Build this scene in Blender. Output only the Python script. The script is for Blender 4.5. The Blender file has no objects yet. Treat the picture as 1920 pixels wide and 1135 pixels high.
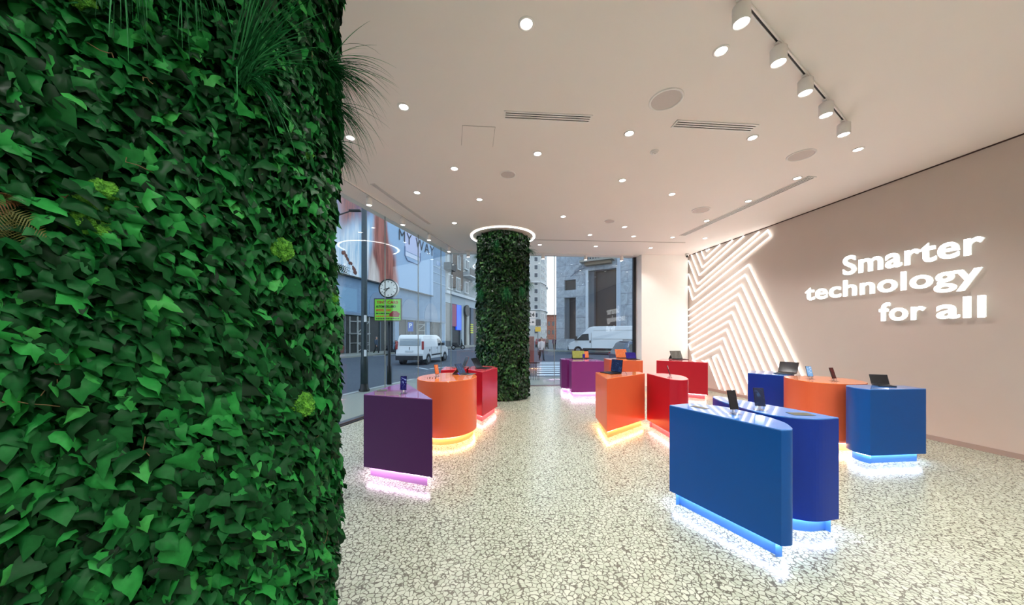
import bpy, bmesh, math, random
import numpy as np
from mathutils import Vector, Matrix, noise
R_ = math.radians
scene = bpy.context.scene
C = scene.collection

# ------------------------------------------------------------------ camera, sky, sun, exposure
EYE = 1.55
F = 615.0
cam_d = bpy.data.cameras.new('camera'); cam = bpy.data.objects.new('camera', cam_d); C.objects.link(cam)
cam.location = (0, 0, EYE); cam.rotation_euler = (R_(90), 0, 0)
cam_d.sensor_fit = 'HORIZONTAL'; cam_d.sensor_width = 36; cam_d.lens = 36 * F / 1920
cam_d.shift_y = 63.5 / 1920; cam_d.clip_start = .02; cam_d.clip_end = 600
scene.camera = cam
scene.view_settings.view_transform = 'Standard'; scene.view_settings.look = 'None'
scene.view_settings.exposure = 1.0; scene.view_settings.gamma = 1.0
scene.view_settings.use_curve_mapping = False

world = bpy.data.worlds.new('sky'); scene.world = world; world.use_nodes = True
wn = world.node_tree.nodes; wl = world.node_tree.links
bg = wn['Background']
tc = wn.new('ShaderNodeTexCoord'); sx = wn.new('ShaderNodeSeparateXYZ'); rp = wn.new('ShaderNodeValToRGB')
rp.color_ramp.elements[0].position = 0.0; rp.color_ramp.elements[0].color = (.87, .92, .98, 1)
rp.color_ramp.elements[1].position = .6; rp.color_ramp.elements[1].color = (.58, .72, .93, 1)
wl.new(tc.outputs['Generated'], sx.inputs[0]); wl.new(sx.outputs['Z'], rp.inputs[0]); wl.new(rp.outputs[0], bg.inputs['Color'])
bg.inputs['Strength'].default_value = 1.08

def area(name, loc, rot, sx_, sy_, power, col):
    l = bpy.data.lights.new(name, 'AREA'); l.shape = 'RECTANGLE'; l.size = sx_; l.size_y = sy_; l.energy = power; l.color = col
    o = bpy.data.objects.new(name, l); C.objects.link(o); o.location = loc; o.rotation_euler = rot
    return o
# unseen fill spots without fixtures, added to brighten the room, mostly behind the camera
for i, (x, y) in enumerate([(-2.2, -.6), (.2, -.4), (2.6, -.3), (5.0, -.4), (-3.4, -2.2), (-1.0, -2.2), (1.4, -2.1), (3.8, -2.1), (6.2, -2.0), (5.9, 1.2), (3.6, 1.3), (1.2, 1.0)]):
    l = bpy.data.lights.new('fill_spot', 'SPOT'); l.energy = 60; l.spot_size = R_(150); l.spot_blend = .8; l.shadow_soft_size = .09; l.color = (1, .965, .945)
    o = bpy.data.objects.new('fill_spot', l); C.objects.link(o); o.location = (x, y, 4.05)

# ------------------------------------------------------------------ small helpers
def s2l(v):
    v /= 255.0
    return v / 12.92 if v <= .04045 else ((v + .055) / 1.055) ** 2.4
def rgb(r, g, b): return (s2l(r), s2l(g), s2l(b), 1)

def pt(px, py, z):
    """the point at height z that the photograph shows at px,py"""
    D = F * (EYE - z) / (py - 631.0)
    return Vector(((px - 960) * D / F, D, z))

_m = {}
def mat(name, col, rough=.5, metal=0., emit=0., ecol=None, var=.06, vscale=6., bump=0., bscale=60., spec=.5, coat=0., alpha=None, trans=0.):
    if name in _m: return _m[name]
    m = bpy.data.materials.new(name); m.use_nodes = True; nt = m.node_tree; n = nt.nodes; l = nt.links
    b = n['Principled BSDF']
    b.inputs['Roughness'].default_value = rough; b.inputs['Metallic'].default_value = metal
    b.inputs['Specular IOR Level'].default_value = spec; b.inputs['Coat Weight'].default_value = coat
    b.inputs['Transmission Weight'].default_value = trans
    co = n.new('ShaderNodeTexCoord')
    if var > 0:
        nz = n.new('ShaderNodeTexNoise'); nz.inputs['Scale'].default_value = vscale; nz.inputs['Detail'].default_value = 3
        mx = n.new('ShaderNodeMix'); mx.data_type = 'RGBA'
        mx.inputs['A'].default_value = tuple(c * (1 - var) for c in col[:3]) + (1,)
        mx.inputs['B'].default_value = tuple(min(1, c * (1 + var)) for c in col[:3]) + (1,)
        l.new(co.outputs['Object'], nz.inputs['Vector']); l.new(nz.outputs['Fac'], mx.inputs['Factor']); l.new(mx.outputs['Result'], b.inputs['Base Color'])
    else:
        b.inputs['Base Color'].default_value = col
    if emit > 0:
        b.inputs['Emission Color'].default_value = ecol or col; b.inputs['Emission Strength'].default_value = emit
    if bump > 0:
        nb = n.new('ShaderNodeTexNoise'); nb.inputs['Scale'].default_value = bscale; nb.inputs['Detail'].default_value = 4
        bp = n.new('ShaderNodeBump'); bp.inputs['Strength'].default_value = bump; bp.inputs['Distance'].default_value = .01
        l.new(co.outputs['Object'], nb.inputs['Vector']); l.new(nb.outputs['Fac'], bp.inputs['Height']); l.new(bp.outputs['Normal'], b.inputs['Normal'])
    _m[name] = m
    return m

def link(name, me, m=None, parent=None, smooth=False):
    if isinstance(me, bmesh.types.BMesh):
        bm = me; me = bpy.data.meshes.new(name); bm.to_mesh(me); bm.free()
    o = bpy.data.objects.new(name, me); C.objects.link(o)
    if m: 
        me.materials.clear(); me.materials.append(m)
    if smooth: me.shade_smooth()
    if parent: o.parent = parent
    return o
def tag(o, label=None, cat=None, group=None, kind=None):
    if label: o['label'] = label
    if cat: o['category'] = cat
    if group: o['group'] = group
    if kind: o['kind'] = kind
    return o
def thing(name, label, cat, loc=(0, 0, 0), rz=0, group=None):
    o = bpy.data.objects.new(name, None); C.objects.link(o); o.location = loc; o.rotation_euler = (0, 0, rz); o.empty_display_size = .1
    return tag(o, label, cat, group)
def struct(name, me, m): return tag(link(name, me, m), kind='structure')
def copy_tree(o, parent=None):
    kids = list(o.children)
    c = o.copy(); C.objects.link(c)
    if parent: c.parent = parent
    for k in kids: copy_tree(k, c)
    return c

def box(bm, x0, x1, y0, y1, z0, z1, M=None, bevel=0):
    vs = [bm.verts.new((x, y, z)) for z in (z0, z1) for x, y in ((x0, y0), (x1, y0), (x1, y1), (x0, y1))]
    fs = [bm.faces.new([vs[i] for i in q]) for q in ((3, 2, 1, 0), (4, 5, 6, 7), (0, 1, 5, 4), (1, 2, 6, 5), (2, 3, 7, 6), (3, 0, 4, 7))]
    if bevel:
        es = list({e for f in fs for e in f.edges})
        r = bmesh.ops.bevel(bm, geom=es, offset=bevel, segments=2, affect='EDGES', profile=.5)
        vs = list({v for f in r['faces'] for v in f.verts} | {v for v in vs if v.is_valid})
    if M is not None:
        for v in vs: v.co = M @ v.co
    return vs
def bx(x0, x1, y0, y1, z0, z1, M=None, bevel=0):
    bm = bmesh.new(); box(bm, x0, x1, y0, y1, z0, z1, M, bevel); return bm
def cyl(bm, p0, p1, r0, r1=None, seg=24, caps=True):
    r1 = r0 if r1 is None else r1
    p0 = Vector(p0); p1 = Vector(p1); d = (p1 - p0).normalized()
    a = Vector((0, 0, 1)) if abs(d.z) < .9 else Vector((1, 0, 0))
    u = d.cross(a).normalized(); w = d.cross(u)
    A = [bm.verts.new(p0 + (u * math.cos(t) + w * math.sin(t)) * r0) for t in [2 * math.pi * i / seg for i in range(seg)]]
    B = [bm.verts.new(p1 + (u * math.cos(t) + w * math.sin(t)) * r1) for t in [2 * math.pi * i / seg for i in range(seg)]]
    for i in range(seg):
        j = (i + 1) % seg; bm.faces.new((A[i], B[i], B[j], A[j]))
    if caps: bm.faces.new(A); bm.faces.new(B[::-1])
    return A + B
def tube(bm, pts, rad, seg=8):
    """sweep through points, one radius or a list"""
    pts = [Vector(p) for p in pts]; n = len(pts)
    rad = rad if isinstance(rad, (list, tuple)) else [rad] * n
    rings = []; prev = None
    for i, p in enumerate(pts):
        d = (pts[min(i + 1, n - 1)] - pts[max(i - 1, 0)]).normalized()
        if prev is None:
            a = Vector((0, 0, 1)) if abs(d.z) < .9 else Vector((1, 0, 0)); u = d.cross(a).normalized()
        else:
            u = (prev - d * prev.dot(d)).normalized()
        prev = u; w = d.cross(u)
        rings.append([bm.verts.new(p + (u * math.cos(t) + w * math.sin(t)) * rad[i]) for t in [2 * math.pi * k / seg for k in range(seg)]])
    for A, B in zip(rings, rings[1:]):
        for i in range(seg):
            j = (i + 1) % seg; bm.faces.new((A[i], A[j], B[j], B[i]))
    bm.faces.new(rings[0][::-1]); bm.faces.new(rings[-1])
def lathe(bm, prof, seg=32, center=(0, 0, 0)):
    cx, cy, cz = center; rings = []
    for r, z in prof:
        rings.append([bm.verts.new((cx + r * math.cos(2 * math.pi * k / seg), cy + r * math.sin(2 * math.pi * k / seg), cz + z)) for k in range(seg)] if r > 1e-5 else [bm.verts.new((cx, cy, cz + z))])
    for A, B in zip(rings, rings[1:]):
        for i in range(seg):
            j = (i + 1) % seg
            q = [A[i % len(A)], A[j % len(A)], B[j % len(B)], B[i % len(B)]]
            q2 = []
            for v in q:
                if v not in q2: q2.append(v)
            if len(q2) > 2: bm.faces.new(q2)
def prism(bm, pts, z0, z1, M=None):
    A = [bm.verts.new((p[0], p[1], z0)) for p in pts]; B = [bm.verts.new((p[0], p[1], z1)) for p in pts]
    n = len(pts)
    bm.faces.new(A[::-1]); bm.faces.new(B)
    for i in range(n):
        j = (i + 1) % n; bm.faces.new((A[i], A[j], B[j], B[i]))
    if M is not None:
        for v in A + B: v.co = M @ v.co
    return A + B
def text_mesh(body, size, extrude=.005, offset=0., align='CENTER', space=1., bevel=0.):
    cu = bpy.data.curves.new('t', 'FONT'); cu.body = body; cu.size = size; cu.extrude = extrude; cu.offset = offset
    cu.align_x = align; cu.space_character = space; cu.bevel_depth = bevel; cu.resolution_u = 4
    o = bpy.data.objects.new('t', cu); C.objects.link(o)
    bpy.context.view_layer.update()
    dg = bpy.context.evaluated_depsgraph_get()
    me = bpy.data.meshes.new_from_object(o.evaluated_get(dg))
    bpy.data.objects.remove(o); bpy.data.curves.remove(cu)
    return me
def frame_mat(o, x, y):
    """matrix with origin o, local X along x, local Y along y"""
    x = Vector(x).normalized(); y = Vector(y).normalized(); z = x.cross(y)
    M = Matrix((x, y, z)).transposed().to_4x4(); M.translation = Vector(o); return M

# ------------------------------------------------------------------ materials with patterns
def floor_mat():
    m = bpy.data.materials.new('terrazzo'); m.use_nodes = True; nt = m.node_tree; n = nt.nodes; l = nt.links; b = n['Principled BSDF']
    co = n.new('ShaderNodeTexCoord')
    nz = n.new('ShaderNodeTexNoise'); nz.inputs['Scale'].default_value = 22; nz.inputs['Detail'].default_value = 2
    mv = n.new('ShaderNodeMix'); mv.data_type = 'VECTOR'; mv.inputs['Factor'].default_value = .035
    l.new(co.outputs['Object'], nz.inputs['Vector']); l.new(co.outputs['Object'], mv.inputs['A']); l.new(nz.outputs['Color'], mv.inputs['B'])
    v1 = n.new('ShaderNodeTexVoronoi'); v1.feature = 'DISTANCE_TO_EDGE'; v1.inputs['Scale'].default_value = 31
    v2 = n.new('ShaderNodeTexVoronoi'); v2.feature = 'F1'; v2.inputs['Scale'].default_value = 31
    for v in (v1, v2): l.new(mv.outputs['Result'], v.inputs['Vector'])
    # gap width varies from stone to stone
    n2 = n.new('ShaderNodeTexNoise'); n2.inputs['Scale'].default_value = 30; l.new(co.outputs['Object'], n2.inputs['Vector'])
    mr = n.new('ShaderNodeMapRange'); mr.inputs['From Min'].default_value = .3; mr.inputs['From Max'].default_value = .7; mr.inputs['To Min'].default_value = .0; mr.inputs['To Max'].default_value = .11
    l.new(n2.outputs['Fac'], mr.inputs['Value'])
    sb = n.new('ShaderNodeMath'); sb.operation = 'SUBTRACT'; l.new(v1.outputs['Distance'], sb.inputs[0]); l.new(mr.outputs['Result'], sb.inputs[1])
    m2 = n.new('ShaderNodeMapRange'); m2.inputs['From Min'].default_value = -.01; m2.inputs['From Max'].default_value = .05
    l.new(sb.outputs[0], m2.inputs['Value'])
    rp = n.new('ShaderNodeValToRGB'); rp.color_ramp.elements[0].color = rgb(170, 177, 156); rp.color_ramp.elements[1].color = rgb(200, 205, 187)
    l.new(v2.outputs['Color'], rp.inputs[0])
    mx = n.new('ShaderNodeMix'); mx.data_type = 'RGBA'; mx.inputs['A'].default_value = rgb(104, 102, 90)
    l.new(m2.outputs['Result'], mx.inputs['Factor']); l.new(rp.outputs[0], mx.inputs['B']); l.new(mx.outputs['Result'], b.inputs['Base Color'])
    b.inputs['Roughness'].default_value = .22; b.inputs['Specular IOR Level'].default_value = .5
    return m
def wave_noise_mat(name, c1_, c2_, scale, rough=.8, bump=.3, stretch=(1, 1, 1)):
    if name in _m: return _m[name]
    m = bpy.data.materials.new(name); m.use_nodes = True; nt = m.node_tree; n = nt.nodes; l = nt.links; b = n['Principled BSDF']
    co = n.new('ShaderNodeTexCoord'); mp = n.new('ShaderNodeMapping'); mp.inputs['Scale'].default_value = stretch
    nz = n.new('ShaderNodeTexNoise'); nz.inputs['Scale'].default_value = scale; nz.inputs['Detail'].default_value = 6; nz.inputs['Roughness'].default_value = .65
    rp = n.new('ShaderNodeValToRGB'); rp.color_ramp.elements[0].position = .35; rp.color_ramp.elements[1].position = .65
    rp.color_ramp.elements[0].color = c1_; rp.color_ramp.elements[1].color = c2_
    l.new(co.outputs['Object'], mp.inputs[0]); l.new(mp.outputs[0], nz.inputs['Vector']); l.new(nz.outputs['Fac'], rp.inputs[0]); l.new(rp.outputs[0], b.inputs['Base Color'])
    b.inputs['Roughness'].default_value = rough
    bp = n.new('ShaderNodeBump'); bp.inputs['Strength'].default_value = bump; l.new(nz.outputs['Fac'], bp.inputs['Height']); l.new(bp.outputs[0], b.inputs['Normal'])
    _m[name] = m; return m
def brick_mat(name, c1_, c2_, mortar, w, h, msize=.012, offset=.5, rough=.8, veins=0.):
    """blocks laid on a wall standing along local X, local Z up"""
    if name in _m: return _m[name]
    m = bpy.data.materials.new(name); m.use_nodes = True; nt = m.node_tree; n = nt.nodes; l = nt.links; b = n['Principled BSDF']
    co = n.new('ShaderNodeTexCoord'); sp = n.new('ShaderNodeSeparateXYZ'); cb = n.new('ShaderNodeCombineXYZ')
    l.new(co.outputs['Object'], sp.inputs[0]); l.new(sp.outputs['X'], cb.inputs['X']); l.new(sp.outputs['Z'], cb.inputs['Y'])
    br = n.new('ShaderNodeTexBrick'); br.inputs['Scale'].default_value = 1; br.inputs['Brick Width'].default_value = w; br.inputs['Row Height'].default_value = h
    br.inputs['Mortar Size'].default_value = msize; br.offset = offset
    br.inputs['Color1'].default_value = c1_; br.inputs['Color2'].default_value = c2_; br.inputs['Mortar'].default_value = mortar
    l.new(cb.outputs[0], br.inputs['Vector'])
    nz = n.new('ShaderNodeTexNoise'); nz.inputs['Scale'].default_value = 1.3; nz.inputs['Detail'].default_value = 8; nz.inputs['Roughness'].default_value = .7; nz.inputs['Distortion'].default_value = 1.5
    l.new(co.outputs['Object'], nz.inputs['Vector'])
    mr = n.new('ShaderNodeMapRange'); mr.inputs['From Min'].default_value = .3; mr.inputs['From Max'].default_value = .7; mr.inputs['To Min'].default_value = 1 - veins; mr.inputs['To Max'].default_value = 1 + veins * .4
    l.new(nz.outputs['Fac'], mr.inputs['Value'])
    mx = n.new('ShaderNodeVectorMath'); mx.operation = 'MULTIPLY'; l.new(br.outputs['Color'], mx.inputs[0]); l.new(mr.outputs['Result'], mx.inputs[1])
    l.new(mx.outputs[0], b.inputs['Base Color']); b.inputs['Roughness'].default_value = rough
    _m[name] = m; return m
def leaf_mat(name, stops, rough=.42, trans=.12, spec=.12):
    m = bpy.data.materials.new(name); m.use_nodes = True; nt = m.node_tree; n = nt.nodes; l = nt.links; b = n['Principled BSDF']
    g = n.new('ShaderNodeNewGeometry'); rp = n.new('ShaderNodeValToRGB'); e = rp.color_ramp.elements
    e[0].position = stops[0][0]; e[0].color = stops[0][1]; e[1].position = stops[-1][0]; e[1].color = stops[-1][1]
    for p, c in stops[1:-1]:
        q = e.new(p); q.color = c
    l.new(g.outputs['Random Per Island'], rp.inputs[0])
    co = n.new('ShaderNodeTexCoord'); nz = n.new('ShaderNodeTexNoise'); nz.inputs['Scale'].default_value = 70; nz.inputs['Detail'].default_value = 3; l.new(co.outputs['Object'], nz.inputs['Vector'])
    mr = n.new('ShaderNodeMapRange'); mr.inputs['To Min'].default_value = .7; mr.inputs['To Max'].default_value = 1.3; l.new(nz.outputs['Fac'], mr.inputs['Value'])
    mx = n.new('ShaderNodeVectorMath'); mx.operation = 'MULTIPLY'; l.new(rp.outputs[0], mx.inputs[0]); l.new(mr.outputs['Result'], mx.inputs[1]); l.new(mx.outputs[0], b.inputs['Base Color'])
    b.inputs['Roughness'].default_value = rough; b.inputs['Specular IOR Level'].default_value = spec
    if trans:
        t = n.new('ShaderNodeBsdfTranslucent'); l.new(mx.outputs[0], t.inputs['Color']); ms = n.new('ShaderNodeMixShader'); ms.inputs[0].default_value = trans
        out = n['Material Output']; l.new(b.outputs[0], ms.inputs[1]); l.new(t.outputs[0], ms.inputs[2]); l.new(ms.outputs[0], out.inputs['Surface'])
    return m
def glass_mat(name, refl=1.0, base=.04, tint=(.93, .97, .97, 1)):
    m = bpy.data.materials.new(name); m.use_nodes = True; nt = m.node_tree; n = nt.nodes; l = nt.links
    n.remove(n['Principled BSDF']); out = n['Material Output']
    lw = n.new('ShaderNodeLayerWeight'); lw.inputs['Blend'].default_value = .5
    pw = n.new('ShaderNodeMath'); pw.operation = 'POWER'; pw.inputs[1].default_value = 4.5; l.new(lw.outputs['Facing'], pw.inputs[0])
    ma = n.new('ShaderNodeMath'); ma.operation = 'MULTIPLY_ADD'; ma.inputs[1].default_value = refl * (1 - base); ma.inputs[2].default_value = base; l.new(pw.outputs[0], ma.inputs[0])
    t = n.new('ShaderNodeBsdfTransparent'); t.inputs[0].default_value = tint
    g = n.new('ShaderNodeBsdfGlossy'); g.inputs['Roughness'].default_value = 0.0
    mx = n.new('ShaderNodeMixShader'); l.new(ma.outputs[0], mx.inputs[0]); l.new(t.outputs[0], mx.inputs[1]); l.new(g.outputs[0], mx.inputs[2]); l.new(mx.outputs[0], out.inputs['Surface'])
    _m[name] = m; return m

M_floor = floor_mat()
M_ceil = mat('ceiling_paint', rgb(238, 229, 223), .6, var=.015, vscale=1.2)
M_wall = mat('taupe_wall_paint', rgb(203, 189, 178), .7, var=.03, vscale=2.5, bump=.08, bscale=180)
M_white = mat('white_wall_paint', rgb(250, 244, 238), .6, var=.01)
M_grey = mat('grey_metal', rgb(120, 122, 124), .35, .7)
M_dark = mat('dark_metal', rgb(36, 38, 42), .4, .3)
M_black = mat('black_plastic', rgb(14, 14, 16), .3)
M_wplast = mat('white_plastic', rgb(236, 230, 226), .4)
M_shadow = mat('black_slot', rgb(16, 14, 13), .9)
M_glass = glass_mat('window_glass', .5, .045)
M_acr = glass_mat('clear_acrylic', 1.0, .12, (.9, .93, .95, 1))
M_neon = mat('neon_white', (1, 1, 1, 1), .5, emit=1.7, ecol=(1, .985, .95, 1), var=0)
M_lamp = mat('lamp_white', (1, 1, 1, 1), .5, emit=9.0, ecol=(1, .96, .9, 1), var=0)
M_tyre = mat('tyre_rubber', rgb(24, 24, 26), .8)
M_rim = mat('wheel_rim', rgb(150, 155, 160), .3, .8)
M_carglass = mat('car_glass', rgb(22, 34, 38), .06, spec=.8)
# ------------------------------------------------------------------ the room
CEIL = 4.09
def wallR(s, z=0.): return Vector((6.971 - .1393 * s, s, z))
def fac(s, z=0.): return Vector((-3.0 + .275 * (s - 5.82), s, z))       # street glass on the left
def gback(x, z=0.): return Vector((x, 9.98 + .106 * (x + 1.86), z))      # glass at the back
FC = Vector((-1.856, 9.98, 0))
room = [(-5.72, -4.0), (7.53, -4.0), (5.54, 10.28), (4.02, 10.18), (3.98, 10.65), (-1.93, 10.04)]
big = [(-5.85, -4.15), (7.75, -4.15), (5.72, 10.45), (5.7, 10.85), (-1.98, 10.12)]
bm = bmesh.new(); prism(bm, big, -.3, 0); struct('floor', bm, M_floor)
bm = bmesh.new(); prism(bm, big, CEIL, CEIL + .35); struct('ceiling', bm, M_ceil)
bm = bmesh.new(); prism(bm, [(7.53, -4.0), (7.75, -4.0), (5.72, 10.45), (5.5169, 10.45)], 0, CEIL); struct('wall_right', bm, M_wall)
bm = bmesh.new(); prism(bm, [(4.02, 10.176), (5.515, 10.279), (5.492, 10.449), (5.5, 10.8), (3.98, 10.70)], 0, CEIL); struct('wall_back', bm, M_white)
bm = bmesh.new(); prism(bm, [(-5.72, -4.12), (7.6, -4.12), (7.53, -4.0), (-5.7, -4.0)], 0, CEIL); struct('wall_front', bm, M_white)
bm = bmesh.new(); prism(bm, [(-5.86, -4.0), (-5.7, -4.0), tuple(fac(.6))[:2], (fac(.6).x - .16, .62)], 0, CEIL); struct('wall_left', bm, M_white)
# baseboard and a dark strip painted as the shadow gap atop the taupe wall
def strip(name, a, b, z0, z1, t0, t1, m):
    a = Vector(a[:2]); b = Vector(b[:2]); d = (b - a).normalized(); n = Vector((-d.y, d.x))
    bm = bmesh.new(); prism(bm, [a + n * t0, b + n * t0, b + n * t1, a + n * t1], z0, z1); bmesh.ops.recalc_face_normals(bm, faces=bm.faces)
    return struct(name, bm, m)
strip('baseboard_right', wallR(-3.95), wallR(10.26), 0, .07, .001, .012, mat('taupe_baseboard', rgb(168, 148, 138), .5, var=.02))
strip('trim_1', wallR(-3.95), wallR(10.26), CEIL - .018, CEIL, .001, .01, mat('gap_shade_paint', rgb(70, 52, 46), .9, var=0))
# glass
js = [.62, 2.6, 4.2, 5.59, 6.95, 8.2, 9.36, 9.98]
k = 0
def pane(a, b, n):
    a = Vector(a[:2]); b = Vector(b[:2]); d = (b - a).normalized(); q = Vector((-d.y, d.x)) * .008
    a = a + d * .006; b = b - d * .006
    bm = bmesh.new(); prism(bm, [a - q, b - q, b + q, a + q], .03, CEIL - .005); bmesh.ops.recalc_face_normals(bm, faces=bm.faces)
    struct('window_%d' % n, bm, M_glass)
for a, b in zip(js, js[1:]):
    k += 1; pane(fac(a), fac(b), k)
xs = [-1.856, -.9, 1.33, 3.97]
for a, b in zip(xs, xs[1:]):
    k += 1; pane(gback(a), gback(b), k)
M_joint = mat('glass_joint', rgb(140, 150, 150), .3, .2)
n = 1
for s in js[:-1]:
    n += 1; p = fac(s); bm = bmesh.new(); prism(bm, [(p.x - .010, p.y - .006), (p.x + .010, p.y - .001), (p.x + .010, p.y + .006), (p.x - .010, p.y + .001)], .03, CEIL); struct('trim_%d' % n, bm, M_joint)
for x in (-1.856, -.9, 1.33):
    n += 1; p = gback(x); struct('trim_%d' % n, bx(p.x - .01, p.x + .01, p.y - .012, p.y + .012, .03, CEIL), M_joint)
n += 1; p = gback(3.95); struct('trim_%d' % n, bx(p.x - .05, p.x + .03, p.y - .06, p.y + .04, 0, CEIL), M_dark)
n += 1; strip('trim_%d' % n, fac(.62), fac(9.98), 0, .03, -.06, .06, M_grey)
n += 1; strip('trim_%d' % n, gback(-1.86), gback(3.9), 0, .03, -.05, .05, M_grey)
n += 1; strip('trim_%d' % n, fac(.62), fac(9.9), 0, .012, -.13, -.07, M_dark)
# joint across the ceiling
n += 1
a, b = pt(985, 449.5, CEIL), pt(1285, 455, CEIL)
strip('trim_%d' % n, a, b, CEIL - .004, CEIL, -.012, .012, mat('ceiling_joint', rgb(150, 140, 128), .8, var=0))

def pc(px, py): return pt(px, py, CEIL)
def polar(label, px, py, power=34):
    p = pc(px, py); t = thing('downlight', label, 'ceiling light', (p.x, p.y, CEIL), 0, 'recessed downlights in the white ceiling')
    bm = bmesh.new(); lathe(bm, [(.066, 0), (.066, -.006), (.058, -.010), (.048, -.008), (.046, 0)], 36); link('trim_ring', bm, M_wplast, t, True)
    bm = bmesh.new(); lathe(bm, [(0, -.004), (.046, -.004), (.046, -.0005), (0, -.0005)], 32); link('lens', bm, M_lamp, t)
    l = bpy.data.lights.new('downlight_beam', 'SPOT'); l.energy = power; l.spot_size = R_(120); l.spot_blend = .7; l.shadow_soft_size = .05; l.color = (1, .965, .945)
    o = bpy.data.objects.new('downlight_beam', l); C.objects.link(o); o.parent = t; o.location = (0, 0, -.03)
DL = [(987, 44, 'large bright downlight nearest the camera above the aisle'),
      (1352, 95, 'downlight left of the nearest spotlights on the track'),
      (757, 200, 'downlight between the big green column and the left slot vent'),
      (657, 258, 'downlight half behind grass blades of the big green column'),
      (1180, 250, 'downlight between the two short slot vents'),
      (1008, 288, 'downlight just right of the small round ceiling speaker'),
      (852, 316, 'downlight between the square hatch and the left long vent'),
      (1411, 258, 'downlight just beyond the right short slot vent'),
      (1609, 280, 'rightmost downlight, past the far end of the spotlight track'),
      (782, 361, 'downlight just right of the long vent by the street glass'),
      (899, 374, 'downlight between the small speaker and the far ring light'),
      (1167, 338, 'downlight beyond the smoke detector, left of its neighbour'),
      (1260, 364, 'downlight left of the mid-sized round speaker'),
      (1495, 334, 'downlight beside the near end of the right long vent'),
      (1403, 377, 'downlight beside the middle of the right long vent'),
      (1325, 414, 'downlight beyond the mid-sized round speaker'),
      (852, 418, 'downlight just left of the glowing ring light'),
      (1056, 406, 'downlight just right of the glowing ring light'),
      (1106, 440.5, 'small far downlight just before the ceiling joint'),
      (1171, 425.5, 'small far downlight near the faint far round speaker'),
      (1117, 462, 'small far downlight past the ceiling joint, middle one'),
      (1188, 443, 'small far downlight before the joint, centre right'),
      (1261, 445, 'small far downlight before the joint, near the vent end'),
      (1322, 446.6, 'small far downlight close to the neon wall'),
      (1220, 465, 'small far downlight near the white back wall'),
      (1012, 459, 'small far downlight right beside the ring light edge')]
for px, py, lb in DL: polar(lb, px, py, 32)

def speaker(px, py, r, label):
    p = pc(px, py); t = thing('ceiling_speaker', label, 'speaker', (p.x, p.y, CEIL), 0, 'round speakers in the ceiling')
    bm = bmesh.new(); lathe(bm, [(r, 0), (r, -.008), (r * .97, -.012), (r * .88, -.010), (r * .87, 0)], 48); link('rim', bm, M_wplast, t, True)
    bm = bmesh.new(); lathe(bm, [(0, -.006), (r * .87, -.005), (r * .87, -.0005), (0, -.0005)], 48); link('grille', bm, mat('speaker_grille', rgb(205, 194, 190), .7, var=.1, vscale=300), t)
speaker(1249, 187, .172, 'largest round ceiling speaker near the spotlight track')
speaker(1502, 291, .165, 'round ceiling speaker nearest the taupe wall')
speaker(1314, 394, .172, 'mid-distance white round speaker above the blue counters')
speaker(952, 327, .125, 'small grey round speaker above the aisle')
speaker(1143, 415, .115, 'small far round speaker near the ceiling joint')
p = pc(1227, 284); t = thing('smoke_detector', 'white round smoke detector with a small mark on the ceiling', 'smoke detector', (p.x, p.y, CEIL))
bm = bmesh.new(); lathe(bm, [(.055, 0), (.055, -.014), (.048, -.02)], 32); lathe(bm, [(.048, -.02), (0, -.02)], 32); link('base', bm, M_wplast, t, True)
bm = bmesh.new(); lathe(bm, [(.038, -.02), (.036, -.036), (.024, -.042), (0, -.043)], 32); link('sensor_cap', bm, M_wplast, t, True)
link('indicator', bx(-.012, .012, -.02, -.012, -.0425, -.038), M_dark, t)

def vent(label, corners, nslots):
    a, b, c, d = [pc(*q) for q in corners]      # far-left... : a->b long edge, a->d short edge
    u = (b - a).normalized(); L = ((b - a).length + (c - d).length) / 2; v = Vector((-u.y, u.x, 0)); W = abs((d - a).dot(v)); sgn = 1 if (d - a).dot(v) > 0 else -1
    cen = (a + b + c + d) / 4; ang = math.atan2(u.y, u.x)
    t = thing('slot_vent', label, 'air vent', cen, ang)
    bm = bmesh.new()
    bar = W / (nslots * 2 + 1)
    for i in range(nslots + 1):
        y = -W / 2 + i * 2 * bar; box(bm, -L / 2, L / 2, y, y + bar, -.010, -.001)
    box(bm, -L / 2, -L / 2 + bar, -W / 2, W / 2, -.009, -.001); box(bm, L / 2 - bar, L / 2, -W / 2, W / 2, -.009, -.001)
    link('frame', bm, M_wplast, t)
    for i in range(nslots):
        y = -W / 2 + (i * 2 + 1) * bar; link('slot', bx(-L / 2 + bar, L / 2 - bar, y, y + bar, -.004, -.0005), M_shadow, t)
vent('left one of two short white slot vents over the aisle', [(945.6, 206.7), (1112, 215), (1104.4, 230.7), (944, 221)], 3)
vent('right one of two short white slot vents beside the track', [(1268, 224.5), (1423, 233.3), (1407.6, 246.4), (1259.8, 238.5)], 3)
vent('long slot vent running along the street glass', [(694.5, 345.5), (803, 421), (809, 419.5), (702, 343.5)], 3)
vent('long slot vent running beside the taupe wall', [(1282.4, 443), (1534.7, 330), (1513, 331.5), (1275, 441)], 3)
a, b, c, d = [pc(*q) for q in ((867, 235), (928.6, 238), (924, 275.6), (865, 272.6))]
t = thing('access_hatch', 'square flush access hatch in the ceiling above the aisle', 'hatch', (a + b + c + d) / 4)
loc = [q - Vector(t.location) for q in (a, b, c, d)]
bm = bmesh.new(); prism(bm, [tuple((q * .985))[:2] for q in loc][::-1], -.004, -.0005); link('panel', bm, M_ceil, t)
bm = bmesh.new(); prism(bm, [tuple(q)[:2] for q in loc][::-1], -.0015, -.0003); link('gap', bm, mat('hatch_gap', rgb(96, 84, 72), .9, var=0), t)

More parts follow.
